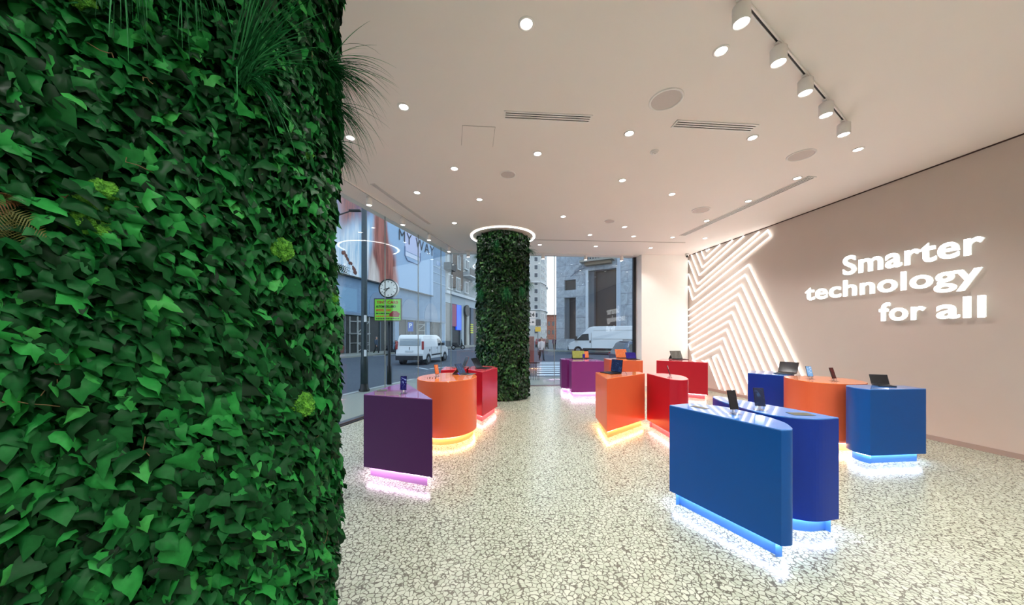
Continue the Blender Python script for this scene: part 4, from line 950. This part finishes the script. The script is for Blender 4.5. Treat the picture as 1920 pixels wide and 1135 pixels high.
# engraved palm leaf on the stone
bm = bmesh.new(); s0, z0 = rw(1070, 519); s1, z1 = rw(1090, 505)
tube(bm, [(s0, -.02, z0), ((s0 + s1) / 2, -.02, (z0 + z1) / 2 + .12), (s1, -.02, z1)], .035, 5)
for k in range(6):
    t_ = .3 + k * .13; x = s0 + (s1 - s0) * t_; z = z0 + (z1 - z0) * t_ + .1
    tube(bm, [(x, -.02, z), (x + .55, -.02, z + .02)], .022, 4); tube(bm, [(x, -.02, z), (x + .2, -.02, z + .5)], .022, 4)
link('palm_relief', bm, mat('relief', rgb(112, 124, 140), .8), bR)

# tower and brick house down the street
bT = thing('street_building', 'tall pale round-cornered block of flats with small windows, right of the far column', 'building', (10.8, 125, 0))
foot = [(-26, 0), (0, 0), (2.3, 6), (4.2, 16), (4.2, 45), (-26, 45)]
bm = bmesh.new(); prism(bm, foot, GZ, 52); link('block_wall', bm, mat('tower_render', rgb(176, 176, 174), .8, var=.05, vscale=.2), bT)
for z in (11.5, 22):
    bm = bmesh.new(); prism(bm, [(-26, -.5), (.2, -.5), (2.8, 6), (4.7, 16), (4.7, 45), (-26, 45)], z, z + .5); link('ledge', bm, mat('tower_ledge', rgb(196, 196, 196), .7), bT)
protoW = None
segs = [((-2.4, 0), (-.9, 0)), ((-5.6, 0), (-4.1, 0)), ((.35, .9), (1.0, 2.6)), ((1.35, 3.5), (2.0, 5.2)), ((2.6, 7.5), (3.0, 9.5)), ((3.3, 11.5), (3.7, 13.5))]
for sg in segs:
    a = Vector(sg[0]); b = Vector(sg[1]); w = (b - a).length; ang = math.atan2(b.y - a.y, b.x - a.x)
    for r in range(12):
        if protoW is None:
            protoW = link('flat_window', bx(0, 1, -.12, .05, 0, 1.8), mat('tower_frame', rgb(210, 210, 208), .6), bT); pp = link('pane', bx(.1, .9, -.16, -.12, .12, 1.68), mat('tower_glass', rgb(60, 68, 80), .2), protoW); o = protoW
        else: o = copy_tree(protoW, bT)
        o.location = (a.x, a.y, 2.6 + r * 3.05); o.rotation_euler = (0, 0, ang); o.scale = (w, 1, 1)
bK = thing('street_building', 'low brick red house in the distance down the street', 'building', (22.5, 174, 0))
link('house_wall', bx(-6, 6, 0, 20, GZ, 12.2), brick_mat('far_brick', rgb(176, 96, 74), rgb(160, 86, 68), rgb(190, 150, 130), 2.4, .9, .06), bK); link('roof', bx(-6.4, 6.4, -.4, 20, 12.2, 13), mat('roof_tile', rgb(120, 80, 66), .8), bK)
for k in range(3): link('house_window', bx(-3.4 + k * 2.2, -2.4 + k * 2.2, -.1, .05, 7.2, 9.4), M_win, bK); link('house_window', bx(-3.4 + k * 2.2, -2.4 + k * 2.2, -.1, .05, 2.6, 4.8), M_win, bK)

# street furniture
lp = thing('street_lamp', 'dark thick lamp post on the pavement outside the left glass', 'lamp post', (-4.31, 9.57, -.05))
bm = bmesh.new(); tube(bm, [(0, 0, 0), (0, 0, .9), (0, 0, 1.0), (0, 0, 7.5)], [.105, .10, .085, .07], 20); link('post', bm, mat('lamp_post_green', rgb(52, 64, 70), .4, .4), lp, True)
bm = bmesh.new(); lathe(bm, [(.15, 0), (.15, .05), (.12, .09), (.10, .25)], 20); link('base_collar', bm, M_dark, lp, True)
for z in (1.02, 2.02): link('sticker', bx(.03, .10, -.095, -.07, z, z + .19), M_paint, lp)
bm = bmesh.new(); tube(bm, [(0, 0, 7.5), (-.3, .3, 7.9), (-1.4, 1, 8.1)], [.06, .05, .04], 12); link('arm', bm, M_dark, lp); link('lamp_head', bx(-1.9, -1.3, .85, 1.15, 8.05, 8.18, bevel=.03), M_dark, lp)
l2 = thing('street_lamp', 'farther lamp with a curved arm crossing the billboard', 'lamp post', (-7.95, 14, -.2))
bm = bmesh.new(); tube(bm, [(0, 0, 0), (0, 0, 6.2), (.12, 0, 6.6), (.6, 0, 6.95), (1.05, 0, 7.1)], [.09, .045, .035, .03, .028], 14); link('post', bm, M_dark, l2, True)
link('lamp_head', bx(1.0, 1.5, -.09, .09, 7.07, 7.17, bevel=.04), M_dark, l2)
ck = thing('street_clock', 'round white street clock with dark rim on its post', 'clock', (-4.06, 10.85, -.15))
bm = bmesh.new(); tube(bm, [(0, 0, 0), (0, 0, .7), (0, 0, .75), (0, 0, 2.95)], [.075, .07, .05, .045], 16); link('post', bm, M_dark, ck, True)
bm = bmesh.new(); cyl(bm, (0, -.09, 3.27), (0, .09, 3.27), .30, seg=48); link('drum', bm, mat('clock_drum', rgb(220, 224, 222), .4), ck, True)
bm = bmesh.new(); tube_pts = [(.295 * math.cos(q), -.10, 3.27 + .295 * math.sin(q)) for q in [2 * math.pi * k / 48 for k in range(49)]]
tube(bm, tube_pts, .022, 8); link('rim', bm, M_black, ck, True)
bm = bmesh.new(); cyl(bm, (0, -.098, 3.27), (0, -.092, 3.27), .28, seg=48); link('dial', bm, mat('dial', rgb(232, 234, 228), .5, var=0), ck)
bm = bmesh.new()
for k in range(12):
    q = k * math.pi / 6; M = Matrix.Translation((0, -.1, 3.27)) @ Matrix.Rotation(q, 4, 'Y'); box(bm, -.009, .009, -.004, 0, .20, .25, M)
link('hour_mark', bm, M_black, ck)
for L, w, q in ((.15, .014, R_(255)), (.215, .010, R_(222))):
    link('clock_hand', bx(-w, w, -.006, 0, -.05, L, Matrix.Translation((0, -.104, 3.27)) @ Matrix.Rotation(q, 4, 'Y')), M_black, ck)
gs = thing('shop_sign', 'green and black sign reading TINY CARS below the street clock', 'sign', (-4.06, 10.72, 2.06))
link('frame', bx(-.45, .45, 0, .07, -.02, .73), M_black, gs); link('panel', bx(-.42, .42, -.008, 0, .015, .70), mat('sign_green', rgb(120, 214, 40), .5, var=.02), gs)
def sline(parent, txt, size, x, z, m, al='LEFT', sq=1.0, off=.0035):
    me = text_mesh(txt, size, .002, off, al); o = link('lettering', me, m, parent); o.rotation_euler = (R_(90), 0, 0); o.location = (x, -.012, z); o.scale = (sq, 1, 1); return o
I_red = mat('ink_red', rgb(176, 30, 20), .5, var=0); I_or = mat('ink_orange', rgb(230, 90, 20), .5, var=0); I_dk = mat('ink_dark_green', rgb(22, 52, 22), .5, var=0)
sline(gs, 'TINY CARS', .125, -.36, .56, I_red, sq=1.12); sline(gs, 'AUTOMODELLISMO', .10, -.38, .43, I_dk, sq=.72); sline(gs, 'MODEL CARS', .11, -.38, .31, I_or, sq=.72)
for z, w in ((.22, .5), (.13, .42), (.05, .74)):
    bm = bmesh.new(); x = -.38; rs = random.Random(int(z * 100))
    while x < -.38 + w: d = rs.uniform(.02, .07); box(bm, x, x + d, -.012, -.008, z, z + .035); x += d + .015
    link('small_print', bm, I_dk if w != .42 else I_or, gs)
bm = bmesh.new(); prism(bm, [(.06, 0), (.36, -.02), (.40, .09), (.30, .17), (.16, .18), (.05, .08)], 0, .004, Matrix.Translation((0, -.009, .14)) @ Matrix.Rotation(R_(90), 4, 'X')); link('printed_car', bm, mat('printed_car', rgb(150, 40, 34), .5, var=.4, vscale=30), gs)
ps = thing('parking_sign', 'small blue sign with a white P across the street', 'sign', (-9.28, 30, GZ))
bm = bmesh.new(); cyl(bm, (0, .05, 0), (0, .05, 3.1), .04, seg=12); link('post', bm, M_grey, ps); link('panel', bx(-.25, .25, -.02, .02, 2.2, 3.05), mat('sign_blue', rgb(40, 90, 180), .5, var=0), ps)
me = text_mesh('P', .55, .004, .02, 'CENTER'); o = link('lettering', me, M_paint, ps); o.rotation_euler = (R_(90), 0, 0); o.location = (0, -.03, 2.55)
ds = thing('direction_sign', 'white sign with 24 above an arrow beside the far column', 'sign', (1.74, 30, GZ))
bm = bmesh.new(); cyl(bm, (-.2, .06, 0), (-.2, .06, 4.1), .05, seg=12); link('post', bm, M_grey, ds)
link('panel', bx(-.45, .42, -.02, .02, 3.42, 4.05), mat('sign_cream', rgb(232, 214, 204), .5, var=0), ds); link('panel', bx(-.45, .42, -.02, .02, 2.75, 3.36), mat('sign_cream', rgb(232, 214, 204), .5, var=0), ds)
me = text_mesh('24', .52, .004, .012, 'CENTER'); o = link('lettering', me, M_black, ds); o.rotation_euler = (R_(90), 0, 0); o.location = (.06, -.03, 3.54)
bm = bmesh.new(); box(bm, -.25, .15, -.03, -.022, 3.03, 3.07); prism(bm, [(.12, -.1), (.34, .0), (.12, .1)], 0, .008, Matrix.Translation((0, -.022, 3.05)) @ Matrix.Rotation(R_(90), 4, 'X')); link('arrow', bm, M_black, ds)
ys = thing('yellow_sign', 'small yellow panel on a post by the crossing', 'sign', (2.45, 31, GZ))
bm = bmesh.new(); cyl(bm, (0, .05, 0), (0, .05, 3.4), .04, seg=12); link('post', bm, M_grey, ys); link('panel', bx(-.26, .26, -.02, .02, 2.2, 2.65), mat('sign_yellow', rgb(240, 190, 50), .5, var=0), ys); link('panel', bx(-.26, .26, -.02, .02, 2.75, 3.35), mat('sign_dark_board', rgb(70, 66, 70), .5, var=0), ys)
rl = thing('street_railing', 'low dark metal railing beside the far column outside the back glass', 'railing', (.55, 12.0, -.05))
bm = bmesh.new()
for k in range(16): cyl(bm, (-.5 + k * .062, 0, 0), (-.5 + k * .062, 0, .62), .010, seg=6)
link('baluster', bm, M_dark, rl); link('top_rail', bx(-.53, .47, -.02, .02, .61, .65), M_dark, rl)
kb_ = thing('brown_box', 'reddish brown upright box beside the far column', 'cabinet', (1.05, 22, GZ))
link('box_body', bx(-.6, .42, -.3, .3, 0, 1.75, bevel=.02), mat('cabinet_brown', rgb(128, 72, 66), .5), kb_); link('box_front', bx(-.5, .34, -.32, -.3, .12, 1.6), mat('box_brown_d', rgb(112, 62, 58), .5), kb_)  # plain reddish brown box with a darker front panel

# ------------------------------------------------------------------ vehicles
def side_poly(bm, P, y0, y1, sh=lambda p: 0):
    """solid from a side outline P (x,z) between y0 and y1, upper points pulled in"""
    A = [bm.verts.new((x, y0 + sh((x, z)), z)) for x, z in P]; B = [bm.verts.new((x, y1 - sh((x, z)), z)) for x, z in P]
    n = len(P); bm.faces.new(A); bm.faces.new(B[::-1])
    for i in range(n): j = (i + 1) % n; bm.faces.new((A[j], A[i], B[i], B[j]))
    bmesh.ops.recalc_face_normals(bm, faces=bm.faces)
def vehicle(nm, label, cat, loc, ang, prof, W_, colour, axles, wr, belt, tum, sidewins, details, skirt):
    t = thing(nm, label, cat, loc, ang); h = W_ / 2
    sh = lambda p: tum * max(0, p[1] - belt)
    bm = bmesh.new(); side_poly(bm, prof, -h, h, sh); o = link('bodywork', bm, colour, t); m = o.modifiers.new('round', 'BEVEL'); m.width = .06; m.segments = 3; m.limit_method = 'ANGLE'
    o.data.shade_smooth() if False else None
    for P in sidewins:
        for sg in (-1, 1):
            bm = bmesh.new(); A = [bm.verts.new((x, sg * (h - sh((x, z)) + .006), z)) for x, z in P]; B = [bm.verts.new((x, sg * (h - sh((x, z)) - .03), z)) for x, z in P]
            bm.faces.new(A); bm.faces.new(B[::-1])
            for i in range(len(P)): j = (i + 1) % len(P); bm.faces.new((A[j], A[i], B[i], B[j]))
            bmesh.ops.recalc_face_normals(bm, faces=bm.faces); link('side_window', bm, M_carglass, t)
    for ax in axles:
        for sg in (-1, 1):
            bm = bmesh.new(); cyl(bm, (ax, sg * (h - .2), wr), (ax, sg * (h + .004), wr), wr + .06, seg=28); link('wheel_arch', bm, M_black, t)
            w = bpy.data.objects.new('wheel', None)
            bm = bmesh.new(); cyl(bm, (0, -.1, 0), (0, .1, 0), wr, seg=28); w = link('wheel', bm, M_tyre, t); w.location = (ax, sg * (h - .09), wr); bv = w.modifiers.new('r', 'BEVEL'); bv.width = .03; bv.segments = 2; bv.limit_method = 'ANGLE'
            bm = bmesh.new(); cyl(bm, (0, sg * .095, 0), (0, sg * .112, 0), wr * .62, wr * .55, seg=20); cyl(bm, (0, sg * .112, 0), (0, sg * .125, 0), wr * .16, seg=12); link('wheel_rim', bm, M_rim, w)
    for nme, b, m_ in details: link(nme, bx(*b, bevel=.012), m_, t)
    return t
M_vanw = mat('van_white', rgb(214, 220, 224), .25, coat=.5, var=.01); M_vanb = mat('black_trim', rgb(30, 32, 36), .6)
M_tail = mat('tail_light_red', rgb(150, 20, 24), .2); M_head = mat('head_light', rgb(190, 200, 205), .15); M_amber = mat('amber', rgb(210, 110, 30), .3)
hd = Vector((.15, .989)); ra_ = math.atan2(hd.y, hd.x)
vehicle('delivery_van', 'small white delivery van driving away beyond the left glass', 'van', (-6.1, 20.65, GZ), ra_,
  [(-.78, .32), (-.82, .7), (-.74, 1.1), (-.62, 1.78), (-.45, 1.85), (1.7, 1.85), (2.15, 1.72), (2.75, 1.16), (3.45, .98), (3.62, .7), (3.6, .32)], 1.78, M_vanw, (0, 2.9), .31, 1.05, .16,
  [[(1.62, 1.12), (1.62, 1.60), (2.0, 1.60), (2.5, 1.14)]],
  [('rear_bumper', (-.88, -.6, -.86, .86, .30, .58), M_vanb), ('tail_light', (-.80, -.70, -.90, -.78, .95, 1.45), M_tail), ('tail_light', (-.80, -.70, .78, .90, .95, 1.45), M_tail),
   ('rear_window', (-.745, -.66, -.66, .66, 1.18, 1.62), mat('van_rear_glass', rgb(150, 166, 176), .15)), ('licence_plate', (-.835, -.80, -.26, .26, .80, .91), M_paint), ('side_strip', (.5, 2.3, -.905, .905, .52, .62), M_vanb),
   ('wing_mirror', (2.15, 2.35, -1.08, -.86, 1.12, 1.32), M_vanb), ('wing_mirror', (2.15, 2.35, .86, 1.08, 1.12, 1.32), M_vanb), ('door_gap', (.44, .46, -.893, .893, .45, 1.08), M_vanb), ('door_gap', (1.54, 1.56, -.893, .893, .45, 1.08), M_vanb),
   ('rear_door_gap', (-.80, -.72, -.008, .008, .6, 1.1), M_vanb), ('door_handle', (1.35, 1.5, -.9, .9, .95, 1.0), M_vanb), ('fuel_flap', (.12, .28, -.896, -.88, .8, .95), M_grey), ('head_light', (3.35, 3.55, -.84, .84, .72, .88), M_head)], 0)
vehicle('cargo_van', 'large high-roofed white cargo van parked before the stone building', 'van', (7.0, 33.1, GZ), math.atan2(.5143, -.8575),
  [(1.0, .42), (1.04, .85), (.82, 1.12), (.45, 1.28), (-.55, 2.10), (-1.1, 2.62), (-1.5, 2.70), (-6.1, 2.72), (-6.1, .55), (-.9, .50)], 2.0, M_vanw, (0, -3.9), .36, 1.35, .05,
  [[(.22, 1.34), (-.42, 1.95), (-1.05, 2.0), (-1.1, 1.36)]],
  [('front_bumper', (.78, 1.08, -.98, .98, .38, .72), M_vanb), ('head_light', (.72, .96, -1.0, 1.0, .86, 1.08), M_head), ('lower_trim', (-6.0, -.5, -1.01, 1.01, .40, .62), M_vanb), ('door_handle', (-1.28, -1.16, -1.02, 1.02, 1.12, 1.36), M_vanb),
   ('door_gap', (-1.34, -1.32, -1.006, 1.006, .6, 2.1), M_grey), ('body_crease', (-5.9, -1.5, -1.008, 1.008, 1.50, 1.52), M_grey), ('body_crease', (-5.9, -1.5, -.965, .965, 2.30, 2.32), M_grey), ('wing_mirror', (.05, .25, -1.3, -1.02, 1.35, 1.75), M_vanb), ('wing_mirror', (.05, .25, 1.02, 1.3, 1.35, 1.75), M_vanb),
   ('windscreen', (-.06, -.02, -.8, .8, 1.5, 1.62), M_carglass)], 0)
M_suv = mat('suv_blue_grey', rgb(64, 82, 104), .25, .3, coat=.6)
vehicle('parked_car', 'dark blue grey estate car with roof bars at the right of the back glass', 'car', (6.25, 17.0, GZ), R_(0),
  [(-.95, .32), (-1.0, .85), (-.85, 1.0), (-.62, 1.42), (-.4, 1.5), (1.5, 1.5), (2.2, 1.02), (3.1, .9), (3.3, .6), (3.25, .3)], 1.8, M_suv, (0, 2.6), .33, .95, .22,
  [[(-.62, 1.0), (-.42, 1.36), (.3, 1.38), (.3, 1.0)], [(.42, 1.0), (.42, 1.38), (1.4, 1.38), (1.9, 1.02)]],
  [('roof_bar', (-.3, 1.4, -.66, -.62, 1.53, 1.57), M_black), ('roof_bar', (-.3, 1.4, .62, .66, 1.53, 1.57), M_black), ('rear_bumper', (-1.06, -.9, -.86, .86, .3, .55), M_vanb), ('tail_light', (-.99, -.9, -.88, -.66, .72, .92), M_tail), ('tail_light', (-.99, -.9, .66, .88, .72, .92), M_tail), ('door_gap', (.36, .38, -.905, .905, .4, 1.0), M_black), ('door_handle', (.15, .28, -.91, .91, .88, .92), M_black)], 0)
vehicle('parked_car', 'small dark red car far along the street beyond the crossing', 'car', (4.6, 52, GZ), R_(80),
  [(-.8, .32), (-.85, .85), (-.55, 1.38), (1.2, 1.42), (1.9, .98), (2.9, .85), (3.1, .35)], 1.7, mat('car_red', rgb(150, 40, 50), .3, coat=.5), (0, 2.4), .31, .9, .2,
  [[(-.4, .95), (-.3, 1.3), (1.05, 1.32), (1.6, .97)]], [('rear_bumper', (-.92, -.7, -.8, .8, .3, .5), M_vanb), ('rear_window', (-.73, -.6, -.6, .6, .95, 1.2), M_carglass), ('tail_light', (-.86, -.74, -.8, -.6, .7, .85), M_tail), ('tail_light', (-.86, -.74, .6, .8, .7, .85), M_tail)], 0)
def motorbike(loc, ang, label):
    t = thing('motor_scooter', label, 'scooter', loc, ang, 'scooters parked across the street')
    for x in (-.62, .62):
        w = link('wheel', bmesh.new(), M_tyre, t); bm = bmesh.new(); tube(bm, [(x + .23 * math.cos(q), 0, .29 + .23 * math.sin(q)) for q in [2 * math.pi * k / 20 for k in range(21)]], .06, 8); bm.to_mesh(w.data); bm.free()
        bm = bmesh.new(); cyl(bm, (x, -.04, .29), (x, .04, .29), .15, seg=16); link('wheel_rim', bm, M_rim, w)
    bm = bmesh.new(); side_poly(bm, [(-.85, .62), (-.75, .85), (-.1, .80), (.1, .50), (.3, .42), (.42, .95), (.55, 1.0), (.62, .6), (.45, .28), (-.3, .26), (-.5, .5)], -.16, .16); o = link('fairing', bm, mat('scooter_dark', rgb(34, 36, 42), .3), t); m = o.modifiers.new('b', 'BEVEL'); m.width = .05; m.segments = 2
    link('seat', bx(-.8, -.1, -.14, .14, .82, .92, bevel=.03), M_black, t)
    bm = bmesh.new(); cyl(bm, (.45, -.32, 1.08), (.45, .32, 1.08), .02, seg=8); cyl(bm, (.5, 0, .95), (.45, 0, 1.08), .03, seg=8); link('handlebar', bm, M_dark, t)
    bm = bmesh.new(); side_poly(bm, [(.50, 1.0), (.42, 1.38), (.44, 1.38), (.54, 1.0)], -.17, .17); link('windshield', bm, M_carglass, t)
motorbike((-7.15, 43.5, GZ + .0), R_(20), 'dark scooter parked before the blue-lit shop front')
motorbike((-11.15, 30.5, GZ + .0), R_(60), 'dark scooter parked behind the post of the street clock')

# ------------------------------------------------------------------ people
SKIN = mat('skin', rgb(196, 150, 126), .5)
def figure(loc, ang, label, coat, trouser, hair, H=1.7, stride=.28, bag=None, lean=0.):
    t = thing('person', label, 'person', loc, ang); k = H / 1.75
    J = {'pelvis': (0, 0, .95), 'belly': (0, 0, 1.1), 'chest': (0, .01, 1.32), 'neck': (0, 0, 1.48), 'chin': (0, -.01, 1.55), 'head': (0, -.012, 1.63), 'crown': (0, .0, 1.72)}
    E_ = [('pelvis', 'belly'), ('belly', 'chest'), ('chest', 'neck'), ('neck', 'chin'), ('chin', 'head'), ('head', 'crown')]
    Rr = {'pelvis': (.14, .10), 'belly': (.125, .09), 'chest': (.15, .10), 'neck': (.055, .055), 'chin': (.06, .07), 'head': (.075, .095), 'crown': (.05, .06)}
    for sg, nme, ph in ((1, 'L', 1), (-1, 'R', -1)):
        def add(n_, p, r, par): J[n_ + nme] = p; Rr[n_ + nme] = r if isinstance(r, tuple) else (r, r); E_.append((par if par in J and par in ('pelvis', 'chest') else par + nme, n_ + nme))
        add('hip', (sg * .09, 0, .92), .085, 'pelvis'); add('knee', (sg * .095, -ph * stride * .45 - .03, .50), .055, 'hip'); add('ankle', (sg * .10, -ph * stride + (.02 if ph > 0 else .08), .09 if ph > 0 else .13), .036, 'knee')
        add('toe', (sg * .12, -ph * stride - .15 + (.02 if ph > 0 else .08), .035), (.04, .03), 'ankle')
        add('shoulder', (sg * .19, .01, 1.41), .055, 'chest'); add('elbow', (sg * .25, ph * stride * .3 + .04, 1.13), .040, 'shoulder'); add('wrist', (sg * .25, ph * stride * .6 - .08, .90), .026, 'elbow')
        add('palm', (sg * .25, ph * stride * .65 - .10, .84), (.036, .018), 'wrist')
        for f_, (dy, L) in enumerate(((-.03, .060), (-.01, .072), (.01, .068), (.03, .055))):
            w_ = J['palm' + nme]; add('f%d' % f_, (w_[0] - sg * .004, w_[1] + dy * .9, w_[2] - .04), .009, 'palm'); add('g%d' % f_, (w_[0] - sg * .02, w_[1] + dy - .006, w_[2] - .04 - L * .7), .008, 'f%d' % f_)
        w_ = J['palm' + nme]; add('thumb', (w_[0] - sg * .012, w_[1] - .045, w_[2] - .02), .009, 'palm')
    names = list(J); idx = {n_: i for i, n_ in enumerate(names)}
    me = bpy.data.meshes.new('body'); me.from_pydata([Vector(J[n_]) * k for n_ in names], [(idx[a], idx[b]) for a, b in E_], [])
    o = bpy.data.objects.new('body', me); C.objects.link(o); md = o.modifiers.new('s', 'SKIN'); sv = me.skin_vertices[0].data
    for i, n_ in enumerate(names): sv[i].radius = (Rr[n_][0] * k, Rr[n_][1] * k); sv[i].use_root = (n_ == 'pelvis')
    o.modifiers.new('ss', 'SUBSURF').levels = 1
    dg = bpy.context.evaluated_depsgraph_get(); dg.update(); m2 = bpy.data.meshes.new_from_object(o.evaluated_get(dg)); bpy.data.objects.remove(o)
    link('body', m2, SKIN, t, True)
    q = lambda n_: Vector(J[n_]) * k
    bm = bmesh.new()
    rings = [(.80, .185, .13), (.95, .18, .13), (1.1, .165, .12), (1.3, .185, .125), (1.42, .165, .10), (1.48, .085, .075)]
    prev = None
    for z, a, b in rings:
        rg = [bm.verts.new((a * math.cos(th) * k, b * math.sin(th) * k, z * k)) for th in [2 * math.pi * i / 20 for i in range(20)]]
        if prev:
            for i in range(20): j = (i + 1) % 20; bm.faces.new((prev[i], prev[j], rg[j], rg[i]))
        prev = rg
    bm.faces.new(prev)
    for s in 'LR': tube(bm, [q('shoulder' + s) + Vector((0, 0, .01)), q('elbow' + s), q('wrist' + s)], [.072 * k, .058 * k, .042 * k], 12)
    link('jacket', bm, coat, t, True)
    bm = bmesh.new()
    for s in 'LR': tube(bm, [q('hip' + s) + Vector((0, 0, .06)), q('hip' + s), q('knee' + s), q('ankle' + s)], [.10 * k, .105 * k, .075 * k, .058 * k], 12)
    link('trousers', bm, trouser, t, True)
    for s in 'LR':
        a = q('ankle' + s); b = q('toe' + s); bm = bmesh.new(); tube(bm, [a + Vector((0, .05, -.03)), a + Vector((0, 0, -.035)), (a + b) / 2 + Vector((0, 0, .0)), b, b + Vector((0, -.02, 0))], [.03, .045, .045, .036, .015], 10); link('shoe', bm, M_black, t, True)
    bm = bmesh.new(); bmesh.ops.create_uvsphere(bm, u_segments=16, v_segments=10, radius=1, matrix=Matrix.Translation((0, .012 * k, 1.655 * k)) @ Matrix.Diagonal((.092 * k, .108 * k, .105 * k, 1)))
    bmesh.ops.delete(bm, geom=[v for v in bm.verts if v.co.y < -.045 * k and v.co.z < 1.69 * k], context='VERTS'); link('hair', bm, hair, t, True)
    for sg in (-1, 1): bm = bmesh.new(); bmesh.ops.create_uvsphere(bm, u_segments=8, v_segments=6, radius=.010 * k, matrix=Matrix.Translation((sg * .03 * k, -.098 * k, 1.635 * k))); link('eye', bm, M_black, t)
    bm = bmesh.new(); cyl(bm, (0, -.095 * k, 1.62 * k), (0, -.118 * k, 1.595 * k), .008, .014, 8); link('nose', bm, SKIN, t)
    link('mouth', bx(-.022 * k, .022 * k, -.099 * k, -.09 * k, 1.567 * k, 1.575 * k), mat('lips', rgb(150, 80, 76), .5), t)
    if bag:
        bm = bmesh.new(); w_ = q('palmR'); box(bm, w_.x - .06, w_.x + .06, w_.y - .16, w_.y + .16, w_.z - .42, w_.z - .12, bevel=.03); link('handbag', bm, bag, t)
        bm = bmesh.new(); tube(bm, [(w_.x, w_.y - .1, w_.z - .12), (w_.x, w_.y - .04, w_.z - .01), (w_.x, w_.y + .04, w_.z - .01), (w_.x, w_.y + .1, w_.z - .12)], .008, 6); link('strap', bm, bag, t)
    return t
figure((2.17, 24.0, GZ), R_(8), 'person in a pale grey jacket walking over the crossing towards the shop', mat('jacket_pale', rgb(200, 188, 186), .8), mat('trousers_dark', rgb(70, 76, 78), .8), mat('hair_dark', rgb(48, 34, 30), .7), 1.66, .26, M_black)
figure((-13.3, 32.2, GZ), R_(70), 'person in dark clothes walking past the scaffolding', mat('jacket_navy', rgb(52, 66, 82), .8), mat('trousers_black', rgb(40, 42, 48), .8), mat('hair_grey', rgb(130, 130, 130), .7), 1.72, .2)
figure((3.9, 44, GZ), R_(0), 'distant person in a red coat left of the red car', mat('coat_red', rgb(150, 48, 50), .8), mat('trousers_black', rgb(40, 42, 48), .8), mat('hair_dark', rgb(48, 34, 30), .7), 1.7, .15)
figure((4.9, 46, GZ), R_(30), 'distant person in a beige coat right of the red coat', mat('coat_beige', rgb(176, 150, 140), .8), mat('trousers_dark', rgb(70, 76, 78), .8), mat('hair_dark', rgb(48, 34, 30), .7), 1.75, .15)
figure((5.3, 41, GZ), R_(-20), 'distant person in a plum coat near the stone building corner', mat('coat_plum', rgb(100, 56, 80), .8), mat('trousers_black', rgb(40, 42, 48), .8), mat('hair_dark', rgb(48, 34, 30), .7), 1.68, .12)
